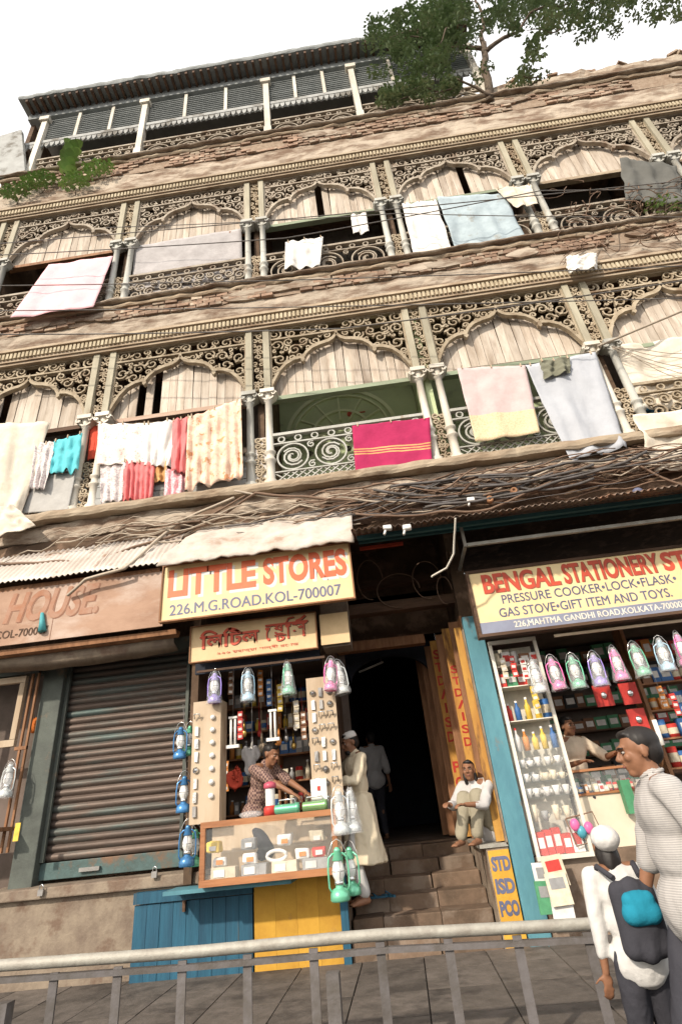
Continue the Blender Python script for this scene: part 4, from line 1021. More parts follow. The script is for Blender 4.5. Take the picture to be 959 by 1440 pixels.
# ------------------------------------------------------------------ kiosk
random.seed(61)
boxo('kiosk_wall', M['darkwall'], -.95, -.86, .0, 1.34, .93, 4.6, B)
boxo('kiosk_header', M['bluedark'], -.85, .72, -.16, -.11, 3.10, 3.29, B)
boxo('kiosk_header', M['stone'], .78, 1.12, -.3, .0, 3.2, 3.9, B)
for (x0, x1, z0, z1, lb) in ((-.80, -.47, 1.48, 2.74, 'left pale board hung with chrome knobs and hasps at the kiosk'), (.55, .88, 1.35, 2.86, 'right pale board hung with silver hardware at the kiosk')):
    e = empty('hardware_board', ((x0+x1)/2, -.3, z0), lb, 'display board')
    boxo('face_panel', M['pegboard'], x0, x1, -.31, -.285, z0, z1, e)
    boxo('side_panel', M['pegboard'], x1-.02 if x0 < 0 else x0, x1 if x0 < 0 else x0+.02, -.28, -.06, z0, z1, e)
    n = 0
    zz = z0+.12
    while zz < z1-.08:
        if x0 < 0:
            if n < 9 and zz > z0+.2:
                k = MB().lathe([(0, 0), (.022, 0), (.03, .012), (.024, .03), (0, .036)], n=12); k.v = [(x1-.09+v[0], -.31-v[2], zz+v[1]) for v in k.v]; k.build('knob', M['shell'], e)
            xs_ = (x0+.06,)
        else: xs_ = (x0+.07, x0+.16, x0+.26)
        for x in xs_:
            t_ = random.random(); a = random.uniform(-.5, .5)
            h_ = MB()
            if t_ < .4: h_.tube([(x-.03, -.33, zz), (x-.03, -.36, zz+.05), (x+.03, -.36, zz+.05), (x+.03, -.33, zz)], .008, 6)
            elif t_ < .7: h_.box(x-.02, x+.02, -.335, -.315, zz-.05, zz+.05, .004)
            else: h_.lathe([(0, 0), (.03, 0), (.034, .015), (0, .03)], n=10); h_.v = [(x+v[0], -.315-v[2], zz+v[1]) for v in h_.v]
            h_.build('hardware_piece', random.choice((M['chrome'], M['chrome'], M['steel'])), e)
        zz += .135; n += 1
# shelves and goods
palette = dict(red=(.55, .05, .04), blue=(.05, .15, .38), yellow=(.75, .52, .08), brown=(.25, .12, .06), cream=(.68, .60, .45), grey=(.30, .30, .30), orange=(.65, .25, .06), green=(.08, .28, .14), white=(.75, .73, .70), black=(.03, .03, .03))
PM = {k: mat(k+' package', v, tuple(x*.75 for x in v), 14, .5, .1, rnd=.12) for k, v in palette.items()}
ORD = ('first second third fourth fifth sixth seventh eighth ninth tenth eleventh twelfth thirteenth fourteenth fifteenth sixteenth seventeenth eighteenth nineteenth twentieth'.split())
def goods(x0, x1, y, z, hmax, cols, where, wmin=.05, wmax=.11, kinds=('box', 'bottle', 'tin'), group=None, lab=''):
    x = x0; cnt = -1
    while x < x1-wmin and cnt < 19:
        wd = random.uniform(wmin, wmax); h = random.uniform(.55, 1)*hmax; c = random.choice(cols); k = random.choice(kinds); cx = x+wd/2
        cnt += 1; lb = f'{c} {k}, {ORD[cnt]} from the left {where}'; g_ = f'goods {where}'
        if k == 'box':
            o = MB().box(-wd/2, wd/2, -.05, .05, 0, h, .003).build('carton', PM[c], None, False)
            l2 = MB().box(-wd*.35, wd*.35, -.054, -.0505, h*.3, h*.75).build('printed_label', PM['white' if c != 'white' else 'red'], o, False); cat = 'box'
        elif k == 'bottle':
            r = min(wd/2, .035); o = MB().lathe([(0, 0), (r, 0), (r, h*.6), (r*.4, h*.75), (r*.4, h*.9), (0, h*.9)], n=10).build('bottle', PM[c], None, False)
            MB().lathe([(r*.45, h*.9), (r*.45, h), (0, h)], n=8).build('cap', PM['white' if c != 'white' else 'red'], o, False); cat = 'bottle'
        elif k == 'jar':
            r = min(wd/2, .05); o = MB().lathe([(0, 0), (r*.9, 0), (r, h*.2), (r, h*.8), (r*.7, h*.86), (0, h*.86)], n=12).build('jar', PM[c], None, False)
            MB().lathe([(r*.75, h*.86), (r*.75, h), (0, h)], n=10).build('lid', PM['red' if c != 'red' else 'white'], o, False); cat = 'jar'
        elif k == 'cup':
            r = min(wd/2, .04); o = MB().lathe([(0, 0), (r*.6, 0), (r, h), (r*.9, h), (r*.5, h*.1), (0, h*.1)], n=12).build('cup', PM[c], None, False); cat = 'cup'
            MB().tube([(r*.9, 0, h*.8), (r*1.4, 0, h*.6), (r*.8, 0, h*.25)], .005, 5).build('handle', PM[c], o, False)
        else:
            r = wd/2; o = MB().lathe([(0, 0), (r, 0), (r, h), (r*.9, h), (r*.9, h*.97), (0, h*.97)], n=12).build('tin', PM[c], None, False)
            MB().lathe([(r*1.01, h*.25), (r*1.01, h*.7)], n=12).build('printed_label', PM['cream' if c != 'cream' else 'blue'], o, False); cat = 'tin'
        o.location = (cx, y+random.uniform(-.02, .02), z)
        tag(o, lb, cat, g_); x += wd+random.uniform(.001, .012)
names = ('lowest', 'second', 'third', 'fourth', 'top')
SH = empty('kiosk_shelves', (-.1, 1.2, 1.0), 'dark wooden shelves at the back of the small kiosk', 'shelves')
for i in range(5):
    z = 1.55+i*.33
    boxo('shelf_board', M['oldwood'], -.84, .70, 1.08, 1.33, z-.02, z, SH)
    goods(-.8, .68, 1.16, z+.001, .24, ('red', 'blue', 'yellow', 'brown', 'cream', 'grey', 'orange'), f'on the {names[i]} kiosk shelf', .06, .13)
boxo('shelf_upright', M['oldwood'], -.11, -.08, 1.075, 1.335, 1.2, 3.2, SH)
# rods with spoons, brushes and white emergency lamps
random.seed(62)
cols_ = {'brass': flat('brass', (.5, .33, .1), .3, .8), 'white': PM['white'], 'red': PM['red'], 'wooden': M['pegboard'], 'black': M['hair'], 'cream': PM['cream'], 'copper': PM['orange'], 'steel': M['steel']}
for i in range(13):
    x = -.42+i*.075; z = random.uniform(2.25, 2.5); c = list(cols_)[i % 8]; Y = .55+.1*(i % 3)
    e = MB().tube([(x, Y, 3.0), (x, Y, z+.12)], .004, 4).tube([(x, Y, z+.12), (x, Y, z)], [.012, .02], 7); e.ell((x, Y, z-.03), (.035, .015, .05), 8, 6)
    tag(e.build('hanging_ladle', cols_[c]), f"{c} ladle hanging on a cord in the {'left' if i < 8 else 'right'} half of the kiosk", 'ladle', 'ladles hanging inside the kiosk')
for (px, lb) in (((328, 1030), 'white tube lamp hanging left inside the kiosk'), ((384, 1020), 'white tube lamp hanging in the centre of the kiosk')):
    p = at(*px, -.2); e = empty('tube_lamp', p, lb, 'lamp')
    for s in (-1, 1): MB().tube([(s*.025, 0, -.13), (s*.025, 0, .15)], .014, 8).build('tube', M['shell'], e, False)
    MB().box(-.075, .075, -.03, .03, -.17, -.135).build('base', M['shell'], e, False); MB().box(-.05, .05, -.02, .02, .151, .175).build('cap', M['shell'], e, False); MB().tube([(0, 0, .175), (0, 0, .75)], .003, 4).build('cord', M['wire'], e, False)

# strips of small packets hung on strings
def strip(px, Y, n, c, lb):
    p = at(*px, Y); e = empty('packet_strip', p, lb, 'packet strip', 'strips of packets hanging in the shops')
    MB().tube([(0, .004, .1), (0, .004, -.085*n)], .002, 4).build('string', M['wire'], e, False)
    for i in range(n):
        a = random.uniform(-.15, .15); M_ = Matrix.Translation((0, 0, -.04-.085*i)) @ Matrix.Rotation(a, 4, 'Y'); o = MB().box(-.032, .032, -.006, .0, -.038, .038, .003, M_).build('packet', PM[c], e, False)
        MB().box(-.022, .022, -.0085, -.0068, -.02, .01, 0, M_).build('printed_label', PM['white' if c != 'white' else 'red'], o, False)
for i, (x, y, c) in enumerate(((325, 940, 'brown'), (338, 1000, 'red'), (366, 942, 'orange'), (378, 955, 'blue'), (393, 962, 'yellow'), (416, 985, 'cream'), (426, 1000, 'brown'), (318, 1070, 'orange'))):
    strip((x, y), .25, 4, c, f"{c} packet strip, {('first', 'second', 'third', 'fourth', 'fifth', 'sixth', 'seventh', 'lowest')[i]} from the left inside the kiosk")
for i, (x, y, c) in enumerate(((705, 925, 'cream'), (718, 922, 'red'), (733, 925, 'white'), (748, 965, 'yellow'), (925, 965, 'orange'), (943, 975, 'red'), (958, 990, 'blue'))):
    strip((x, y), -.09 if x < 800 else .2, 3, c, f"{c} packet strip, {('first', 'second', 'third', 'fourth', 'fifth', 'sixth', 'seventh')[i]} from the turquoise pillar")
# counter case
K = empty('display_case', (.1, -.5, .93), 'wooden framed glass display case with boxes at the kiosk front', 'display case')
x0, x1, z0, z1, y0, y1 = -.60, .80, .93, 1.49, -.52, -.13
for a, b, c, d in ((x0, x1, z1-.055, z1), (x0, x1, z0, z0+.06)): boxo('frame_rail', M['counter'], a, b, y0, y0+.04, c, d, K)
for a in (x0, x1-.05): boxo('frame_stile', M['counter'], a, a+.05, y0+.001, y0+.039, z0+.061, z1-.056, K)
boxo('top_panel', M['glass'], x0, x1, y0+.042, y1, z1-.012, z1-.002, K); boxo('case_floor', M['cream'], x0, x1, y0+.042, y1, z0, z0+.04, K)
boxo('back_panel', M['pegboard'], x0, x1, y1+.001, y1+.015, z0, z1-.012, K); boxo('glass_front', M['glass'], x0+.051, x1-.051, y0+.015, y0+.02, z0+.061, z1-.056, K)
boxo('glass_shelf', M['glass'], x0+.05, x1-.05, y0+.12, y1, z0+.27, z0+.276, K)
for i in range(4):
    x = x0+.10+i*.31; w_ = ('first', 'second', 'third', 'fourth')[i]
    e = MB().box(x, x+.25, y0+.06, y0+.2, z0+.042, z0+.15, .004).build('carton', PM['grey' if i % 2 else 'cream']); tag(e, f'{w_} flat box from the left in the front row of the display case', 'box')
    MB().box(x+.03, x+.14, y0+.052, y0+.0565, z0+.07, z0+.13).build('printed_label', PM['white'], e)
items = [((310, 1195), 'white crumpled packet', 'white'), ((352, 1192), 'white plastic pistol shaped tool', 'white'), ((425, 1190), 'small white cup', 'white'), ((448, 1190), 'bright red box', 'red'), ((300, 1178), 'yellow torch', 'yellow'), ((350, 1175), 'pale grey carton', 'grey'), ((400, 1172), 'white narrow carton', 'white'), ((445, 1168), 'cream carton', 'cream')]
for i, (px, nm, c) in enumerate(items):
    p = at(*px, -.36); zf = z0+.15 if i < 4 else z0+.278
    zf = z0+.151 if i < 4 else z0+.277
    e = MB().box(p.x-.07, p.x+.07, -.38, -.3 if i < 4 else -.25, zf, zf+(.085 if i < 4 else .10), .012)
    o = e.build('carton', PM[c]); o.modifiers.new('b', 'BEVEL').width = .012; tag(o, nm+' inside the glass display case', 'package'); MB().box(p.x-.03, p.x+.04, -.398, -.394, zf+.02, zf+.06).build('printed_label', PM['orange' if c == 'white' else 'white'], o)
p = at(389, 1192, -.40); e = MB().tube([(p.x+.10*math.cos(a*.45), -.40+.0*a, z0+.20+.045*math.sin(a*.45)) for a in range(15)], .018, 8); tag(e.build('coiled_hose', PM['white']), 'white and yellow coil in the middle of the display case', 'coil')
# torches on top
for (px, c, lb) in (((404, 1137), LC['green'], 'dark green metal torch lying on the display case'), ((443, 1133), (.22, .40, .18), 'olive green metal torch lying right of the dark green one')):
    p = at(*px, -.42); mt = mat('torch paint', c, tuple(x*.8 for x in c), 6, .25, .02, .4); e = empty('torch', (p.x, -.42, z1+.045), lb, 'torch')
    o = MB().lathe([(0, -.13), (.04, -.13), (.045, -.12), (.045, .09), (.05, .1), (.05, .13), (0, .13)], n=16); o.v = [(v[2], v[1], v[0]) for v in o.v]; o.build('barrel', mt, e, False)
    MB().tube([(-.09, 0, .045), (-.08, 0, .085), (.08, 0, .085), (.09, 0, .045)], .008, 6).build('carrying_handle', M['chrome'], e, False)
p = at(380, 1117, -.40); e = empty('battery_lantern', (p.x, -.40, z1), 'red and clear battery lantern standing on the display case', 'lantern')
MB().lathe([(0, 0), (.07, 0), (.07, .07), (.05, .09), (0, .09)], n=16).build('base', PM['red'], e, False); MB().lathe([(.05, .09), (.052, .25)], n=16).build('globe', M['globe'], e, False); MB().lathe([(.055, .25), (.07, .26), (.065, .3), (.02, .32), (0, .32)], n=16).build('lid', mat('pink plastic', (.62, .12, .18), None, 5, .3, 0), e, False)
MB().lathe([(.012, .09), (.012, .25)], n=8).build('tube', M['shell'], e, False)
p = at(449, 1108, -.34); e = empty('switch_box', (p.x, -.34, z1+.095), 'white switch box on the right end of the display case', 'switch box')
MB().box(-.085, .085, -.04, .04, 0, .2, .003).build('housing', M['shell'], e, False); MB().box(-.015, .015, -.05, -.041, .09, .13).build('button', PM['red'], e, False); MB().box(-.1, .1, -.05, .05, -.094, -.002).build('carton', PM['grey'], e, False)
p = at(352, 1148, -.38); tag(MB().ell((p.x, -.36, z1+.03), (.13, .07, .035), 12, 6).build('crumpled_packet', M['plastic']), 'crumpled clear packet in front of the checked shirt', 'packet')

# ------------------------------------------------------------------ right shop
random.seed(71)
Q = empty('tall_display_case', (3.1, -.05, .86), 'tall white framed display case behind the turquoise pillar', 'display case')
for a in (2.775, 3.31): boxo('frame_stile', M['caseframe'], a, a+.035, -.07, -.03, .87, 3.05, Q)
for z in (.83, 3.055): boxo('frame_rail', M['caseframe'], 2.775, 3.345, -.075, -.025, z, z+.04, Q)
boxo('back_panel', mat('pale case lining', (.66, .62, .52), None, 4, .6, .05), 2.78, 3.34, .27, .29, .86, 3.06, Q); boxo('side_panel', M['glass'], 3.335, 3.34, -.02, .26, .9, 3.05, Q); boxo('glass_front', M['glass'], 2.812, 3.308, -.055, -.05, .875, 2.0, Q)
lv = [(.872, .25, ('red', 'grey', 'red', 'white'), ('box',), 'bottom'), (1.17, .17, ('white', 'grey', 'cream'), ('jar', 'cup'), 'second'), (1.40, .10, ('white',), ('cup',), 'third'), (1.55, .10, ('white', 'cream'), ('cup',), 'fourth'), (1.70, .1, ('white', 'cream'), ('cup',), 'fifth'), (1.86, .25, ('blue', 'orange', 'yellow', 'white'), ('box', 'bottle'), 'sixth'), (2.18, .30, ('red', 'blue', 'orange', 'yellow'), ('bottle', 'tin'), 'seventh'), (2.56, .2, ('white', 'cream', 'red', 'green'), ('box', 'cup'), 'eighth'), (2.80, .18, ('white', 'cream', 'brown'), ('box', 'cup'), 'top')]
for z, h, cs, ks, nm in lv:
    boxo('shelf_board', M['glass'] if z < 2 else M['caseframe'], 2.81, 3.33, -.02, .265, z-.012, z-.002, Q)
    goods(2.82, 3.32, .04, z, h, cs, f'on the {nm} tall case shelf', .07, .12, ks)
    if nm in ('third', 'fourth', 'fifth'): goods(2.82, 3.32, .17, z, h, cs, f'behind on the {nm} tall case shelf', .07, .12, ks)
# counter
N = empty('shop_counter', (4.0, .2, .86), 'cream fronted counter with glass top case in the right shop', 'counter')
boxo('front_panel', M['cream'], 3.36, 4.3, .20, .24, .862, 1.36, N); boxo('case_floor', M['counter'], 3.36, 4.3, .18, .75, 1.361, 1.385, N)
boxo('glass_front', M['glass'], 3.37, 4.29, .19, .195, 1.39, 1.59, N); boxo('top_panel', M['counter'], 3.36, 4.3, .17, .53, 1.595, 1.62, N)
for a in (3.36, 4.28): boxo('frame_stile', M['steel'], a, a+.02, .18, .2, 1.386, 1.594, N)
goods(3.39, 4.2, .27, 1.386, .09, ('white', 'red', 'cream', 'blue', 'orange'), 'in the front row of the glass counter case', .035, .06, ('tin', 'box'))
goods(3.39, 4.2, .42, 1.386, .16, ('white', 'red', 'cream', 'green'), 'in the rear row of the glass counter case', .04, .07, ('tin', 'box'))
W_ = empty('wall_shelves', (4.8, 2.4, .9), 'dark shelves along the back wall of the right shop', 'shelves')
for i in range(6):
    z = 1.5+i*.34; nm = ('lowest', 'second', 'third', 'fourth', 'fifth', 'top')[i]
    boxo('shelf_board', M['darkwood'], 3.3, 7.8, 2.3, 2.58, z-.02, z, W_)
    goods(3.4, 6.0, 2.4, z, .25, ('green', 'black', 'brown', 'black', 'red', 'green'), f'on the {nm} dark shelf of the right shop', .12, .2, ('box',))
for i in range(5):
    z = 1.55+i*.33; nm = ('lowest', 'second', 'third', 'fourth', 'top')[i]
    boxo('shelf_board', M['oldwood'], 4.75, 5.9, .8, 1.05, z-.02, z, W_)
    goods(4.8, 5.9, .88, z, .25, ('red', 'brown', 'orange', 'red', 'blue'), f'on the {nm} brown shelf at the right edge', .08, .15, ('box', 'tin'))
boxo('shelf_upright', M['oldwood'], 4.70, 4.745, .78, 1.06, .9, 3.3, W_)
for (x, y, lb) in ((885, 975, 'upper red blister card hanging over the counter'), (897, 1012, 'lower red blister card hanging over the counter'), (848, 978, 'red card hanging left of the blister cards')):
    p = at(x, y, .1); e = MB().box(p.x-.10, p.x+.10, .1, .112, p.z-.12, p.z+.12).build('blister_card', PM['red']); tag(e, lb, 'card')
    MB().ell((p.x, .085, p.z), (.035, .02, .04), 8, 6).build('blister', M['chrome'], e)
p = at(925, 1030, -.1); tag(MB().tube([(p.x, -.1, p.z-.13), (p.x, -.1, p.z+.13)], .025, 10).build('tube_lamp', M['shell']), 'white tube lamp hanging right of the walking man', 'lamp')
for i, (x, y, c) in enumerate(((766, 1235, 'white'), (780, 1225, 'cream'), (770, 1262, 'green'), (790, 1272, 'white'), (785, 1250, 'cream'))):
    p = at(x, y, -.2-.02*i); e = MB().box(-.1, .1, -.006, .006, -.13, .13, .004).build('magazine', PM[c], None, False); e.location = p; e.rotation_euler = (-.15, random.uniform(-.1, .1), 0)
    tag(e, ('topmost white', 'cream upper', 'green lower left', 'white lowest', 'cream middle')[i]+' magazine hanging under the tall display case', 'magazine'); MB().box(-.07, .07, -.009, -.0065, .0, .09).build('cover_print', PM['red' if i % 2 else 'grey'], e, False)
p = at(818, 1165, -.05); e = empty('toy_basket', (p.x, -.05, p.z-.1), 'wire basket with pink and blue toys before the cream counter', 'basket')
MB().tube([(-.14, 0, .2), (.14, -.02, .24), (.2, 0, .0), (-.1, 0, -.05), (-.14, 0, .2)], .008, 5).build('basket_rim', M['wireb'], e, False)
for i, (x, z, c) in enumerate(((-.07, .14, 'pink'), (-.02, .07, 'blue'), (.06, .1, 'pink'))): MB().ell((x, -.03, z), (.05, .04, .06), 10, 6).build('toy', mat('toy '+c, (.7, .15, .35) if c == 'pink' else (.1, .4, .5), None, 5, .3, 0), e, False)
e = MB().box(-.05, .05, -.05, .05, -.32, 0).build('roll', PM['green'])
e.location = at(882, 1120, .1); tag(e, 'slim green carton standing at the right end of the counter', 'carton')
# orange lamp and yellow tag at far left, tube light in the passage
p = at(49, 1020, .3); tag(MB().ell(p, (.07, .05, .10), 12, 8).build('orange_bag', cm('orange cloth', (.55, .16, .04))), 'orange cloth bag hanging behind the bars at far left', 'bag')
p = at(24, 1170, -.1); o = boxo('yellow_tag', PM['yellow'], p.x-.03, p.x+.03, -.1, -.09, p.z-.09, p.z+.09); tag(o, 'small yellow packet at the far left below the window', 'packet')
p = at(521, 938, 2.2); e = empty('tube_light', p, 'unlit tube light fitting hanging in the dark doorway', 'light fitting'); MB().tube([(-.2, 0, -.06), (.22, 0, .06)], .018, 8).build('tube', M['shell'], e, False); MB().tube([(.18, 0, .06), (.18, 0, .35)], .006, 5).build('hanger', M['steel'], e, False)
for (dx, rz_) in ((0, .3), (.12, -.4)):
    p = at(532, 1236, .62); pass
for i, (dx, rz_) in enumerate(((0, .3), (.13, -.5))):
    p = at(530, 1238, .85); e = empty('sandal', (p.x+dx, .55+.03*i, .585), ('left', 'right')[i]+' blue rubber sandal left on the stone steps', 'sandal', rz=rz_+1.2)
    so_ = MB().prism([(.04*math.cos(a*.524)*(1 if math.sin(a*.524) > 0 else .8), .12*math.sin(a*.524)) for a in range(12)], 0, .02); so_.v = [(v[0], v[2], v[1]) for v in so_.v]; so_.build('sole', M['bluedoor'], e, False)
    MB().tube([(-.04, -.0, .01), (0, .05, .05), (.04, -.0, .01)], .008, 5).build('strap', M['bluedoor'], e, False)

# ------------------------------------------------------------------ plants
def leaf_cloud(mb, c, r, n, size, seed, droop=.0):
    rg = random.Random(seed)
    for i in range(n):
        while True:
            d = Vector((rg.uniform(-1, 1), rg.uniform(-1, 1), rg.uniform(-1, 1)))
            if d.length < 1: break
        d = d.normalized()*(d.length**.45)
        p = Vector(c)+Vector((d.x*r[0], d.y*r[1], d.z*r[2]))
        s = size*rg.uniform(.6, 1.3); a = rg.uniform(0, 6.28); t = Vector((math.cos(a), math.sin(a), rg.uniform(-.9, .3))).normalized(); u = t.cross(Vector((rg.uniform(-.4, .4), rg.uniform(-.4, .4), 1))).normalized()
        k = len(mb.v); nrm = t.cross(u)
        for q in (p, p+t*s*.5+u*s*.28-nrm*s*.05, p+t*s, p+t*s*.5-u*s*.28-nrm*s*.05): mb.v.append(tuple(q))
        mb.f.append((k, k+1, k+2, k+3)); mb.sm.append(False)
def limb(mb, a, b, r0, r1, seed, n=9, w_=.15):
    a = Vector(a); b = Vector(b); P = []
    for i in range(n):
        u = i/(n-1); p = a.lerp(b, u); e = math.sin(u*3.14)
        P.append(p+Vector((noise.noise(p*1.3+Vector((seed, 0, 0))), noise.noise(p*1.3+Vector((0, seed, 0))), 0))*w_*e*2)
    mb.tube(P, [r0+(r1-r0)*i/(n-1) for i in range(n)], 7); return P
TR = empty('fig_tree', (5.5, .1, 15.45), 'fig tree rooted in the ruined parapet, its crown hanging over the top veranda', 'tree')
tb = MB(); cr = MB()
base = Vector((5.55, -.12, 15.3))
lim = [(base, (5.9, -.35, 17.6), .11, .07), ((5.85, -.33, 17.4), (4.6, -.7, 18.4), .055, .02), ((5.85, -.33, 17.2), (7.4, -.5, 18.6), .06, .02), ((5.9, -.33, 17.6), (6.1, -.6, 19.6), .06, .02), ((4.9, -.65, 18.2), (3.6, -.8, 17.6), .03, .01), ((5.2, -.6, 18.2), (4.4, -.8, 16.6), .025, .008),
       ((5.6, -.2, 15.4), (4.7, -.5, 16.0), .04, .012), ((5.55, -.1, 15.4), (6.8, -.25, 15.7), .05, .02), ((7.2, -.5, 18.4), (8.8, -.6, 18.6), .03, .01)]
for i, (a, b, r0, r1) in enumerate(lim): limb(tb, a, b, r0, r1, i*3.1)
rg = random.Random(90)
cl = [((4.9, -.6, 18.3), (1.1, .5, .7), 800), ((4.0, -.65, 17.8), (.9, .45, .7), 620), ((4.3, -.55, 16.8), (.8, .35, .6), 430), ((3.5, -.6, 18.5), (.7, .4, .4), 240), ((4.9, -.5, 17.5), (.6, .35, .6), 420),
      ((6.3, -.6, 19.4), (1.2, .6, .7), 700), ((7.6, -.6, 18.8), (1.2, .6, .8), 800), ((8.9, -.6, 18.4), (1.1, .6, .9), 700), ((5.2, -.5, 19.6), (1.0, .5, .6), 600), ((7.3, -.5, 17.5), (.7, .4, .5), 260),
      ((4.3, -.35, 15.9), (.9, .2, .3), 420), ((3.4, -.3, 16.0), (.7, .2, .3), 220), ((6.5, -.3, 15.9), (.5, .25, .25), 160), ((8.2, -.5, 19.9), (1.6, .6, .8), 700), ((10, -.6, 18.6), (1.4, .6, 1.3), 800)]
for i, (c, r, n) in enumerate(cl):
    for j in range(int(n/17)):
        d = Vector((rg.gauss(0, .5), rg.gauss(0, .5), rg.gauss(0, .5))); cc = Vector(c)+Vector((d.x*r[0], d.y*r[1], d.z*r[2]))
        leaf_cloud(cr, cc, (.17, .15, .14), 40, rg.uniform(.07, .12), i*50+j)
    limb(tb, Vector(c)+Vector((r[0]*.5, 0, -.2)), Vector(c)-Vector((r[0]*.6, 0, 0)), .018, .006, i)
tb.build('trunk', M['bark'], TR); cr.build('crown', M['leaf'], TR)
PL = empty('sapling', (-4.45, -.2, 15.3), 'young large-leaved sapling growing from the top ledge at the left', 'plant')
sb = MB(); lv_ = MB(); limb(sb, (-4.4, -.24, 14.7), (-4.35, -.3, 15.9), .02, .008, 3)
for i in range(22):
    z = 15.0+i*.055; a = i*2.4; rl = .30; c = Vector((-4.38, -.28, z)); d = Vector((math.cos(a), math.sin(a)*.7-.2, .8)).normalized(); u = d.cross(Vector((0, 0, 1))).normalized()
    rows = []
    for j in range(5):
        t_ = j/4; w2 = .11*math.sin(math.pi*(.08+.9*t_))**.7; m_ = c+d*rl*t_+Vector((0, 0, -.08*t_*t_)); rows.append([m_-u*w2, m_+Vector((0, 0, -.012)), m_+u*w2])
    lo = MB(); lo.quad_grid(rows, True); lo.build('leaf', M['leaflight'], PL, fix=False)
sb.build('stem', M['bark'], PL)
for i, (x, z, n, lb) in enumerate(((-5.0, 14.9, 260, 'small weed tuft growing on the cornice left of the sapling'), (-3.6, 15.0, 160, 'small weed tuft on the cornice right of the sapling'), (-4.1, 14.6, 200, 'low weed hanging below the young sapling'), (-5.5, 14.6, 180, 'weed tuft at the far left end of the top ledge'), (7.6, 10.5, 60, 'dry weed on the second floor ledge at far right'))):
    w_ = MB(); leaf_cloud(w_, (x, -.3, z), (.4, .12, .22), n, .1, 300+i); s_ = MB()
    e = empty('weed', (x, -.2, z-.3), lb, 'plant'); limb(s_, (x, -.15, z-.35), (x+.1, -.3, z+.2), .01, .004, i); w_.build('foliage', M['leaflight'], e); s_.build('stem', M['bark'], e)
dry = MB(); rg = random.Random(8)
for i in range(70):
    a = at(rg.uniform(780, 950), rg.uniform(255, 345), -.2); b = a+Vector((rg.uniform(-.7, .7), rg.uniform(-.15, .1), rg.uniform(-.5, .2)))
    limb(dry, a, b, .010, .005, i, 8, .15)
tag(dry.build('dry_roots', M['wireb']), 'tangle of dry roots and wires over the second floor railing at right', 'roots', kind='stuff')
# ------------------------------------------------------------------ people
def remesh(mb, vox, smooth, mt, name, parent, folds=0, seed=0):
    me = mb.mesh('tmp'); o = bpy.data.objects.new('tmp', me)
    r = o.modifiers.new('r', 'REMESH'); r.mode = 'VOXEL'; r.voxel_size = vox; r.use_smooth_shade = True
    s = o.modifiers.new('s', 'SMOOTH'); s.factor = .5; s.iterations = smooth
    m2 = evaluated(o); m2.name = name
    if folds:
        for v in m2.vertices:
            p = v.co; n = v.normal
            f = .95-3.2*abs(noise.noise(Vector((p.x*7+seed+p.z*2, p.y*7, p.z*3.2))))-1.0*abs(noise.noise(Vector((p.x*16, p.y*16+seed, p.z*10+p.x*6))))
            v.co = p+n*f*folds
    m2.materials.append(mt)
    for p in m2.polygons: p.use_smooth = True
    q = bpy.data.objects.new(name, m2); COL.objects.link(q); q.parent = parent; return q
def ik(a, b, l1, l2, pole):
    a = Vector(a); b = Vector(b); d = b-a; L_ = min(d.length, (l1+l2)*.999); d.normalize(); b = a+d*L_
    k = (l1*l1-l2*l2+L_*L_)/(2*L_); h = math.sqrt(max(0, l1*l1-k*k)); p = Vector(pole); p = (p-d*p.dot(d)).normalized()
    return a+d*k+p*h, b
def hand(mb, wr, el, curl=.6, s=1, side=1, up=None):
    """palm, four fingers of different lengths and a thumb, pointing on from the forearm"""
    d = (wr-el).normalized(); up = Vector(up or (0, 0, 1)); x = d.cross(up)
    if x.length < .2: x = d.cross(Vector((0, 1, 0)))
    x.normalize(); n = x.cross(d).normalized()
    pc = wr+d*.05*s
    Mx = Matrix((x, d, n)).transposed(); mb.ell(pc, (.038*s, .05*s, .015*s), 12, 8, Mx)
    for i, (off, ln) in enumerate(((-.029, .062), (-.010, .076), (.010, .071), (.028, .054))):
        p = pc+x*off*s+d*.04*s; dr = d.copy(); r = .0088*s
        for k in range(3):
            l_ = ln*s*(.45, .32, .23)[k]*1.1; dr = (dr-n*curl*(.45+.3*k)+x*off*.6).normalized(); q = p+dr*l_; mb.cone(p, q, r, r*.9, 7); p = q; r *= .9
    p = wr+x*(-side)*.025*s+d*.025*s; dr = (d*.6+x*(-side)*.8-n*.3).normalized()
    q = p+dr*.04*s; mb.cone(p, q, .011*s, .010*s, 7); dr = (dr+d*.7-n*.4).normalized(); mb.cone(q, q+dr*.033*s, .010*s, .008*s, 7)
def head(mb, c, Mh, s=1):
    T_ = lambda v: Vector(c)+(Mh @ Vector(v))*s
    def e(p, r, n=16, m=12): mb.ell(T_(p), tuple(x*s for x in r), n, m, Mh)
    e((0, .014, .028), (.074, .092, .084)); e((0, -.028, -.03), (.058, .062, .078)); e((0, -.058, -.088), (.028, .028, .024)); e((0, -.03, -.07), (.046, .045, .035))
    e((0, -.083, .03), (.046, .016, .012)); mb.cone(T_((0, -.090, .016)), T_((0, -.112, -.022)), .008*s, .0125*s, 8)
    for k in (-1, 1):
        e((k*.012, -.1, -.026), (.009, .010, .008), 8, 6); e((k*.075, .008, -.006), (.010, .020, .031), 8, 8); e((k*.038, -.068, -.018), (.022, .02, .022), 10, 8)
    e((0, -.088, -.052), (.024, .010, .008), 10, 6); e((0, -.084, -.066), (.020, .010, .008), 10, 6)
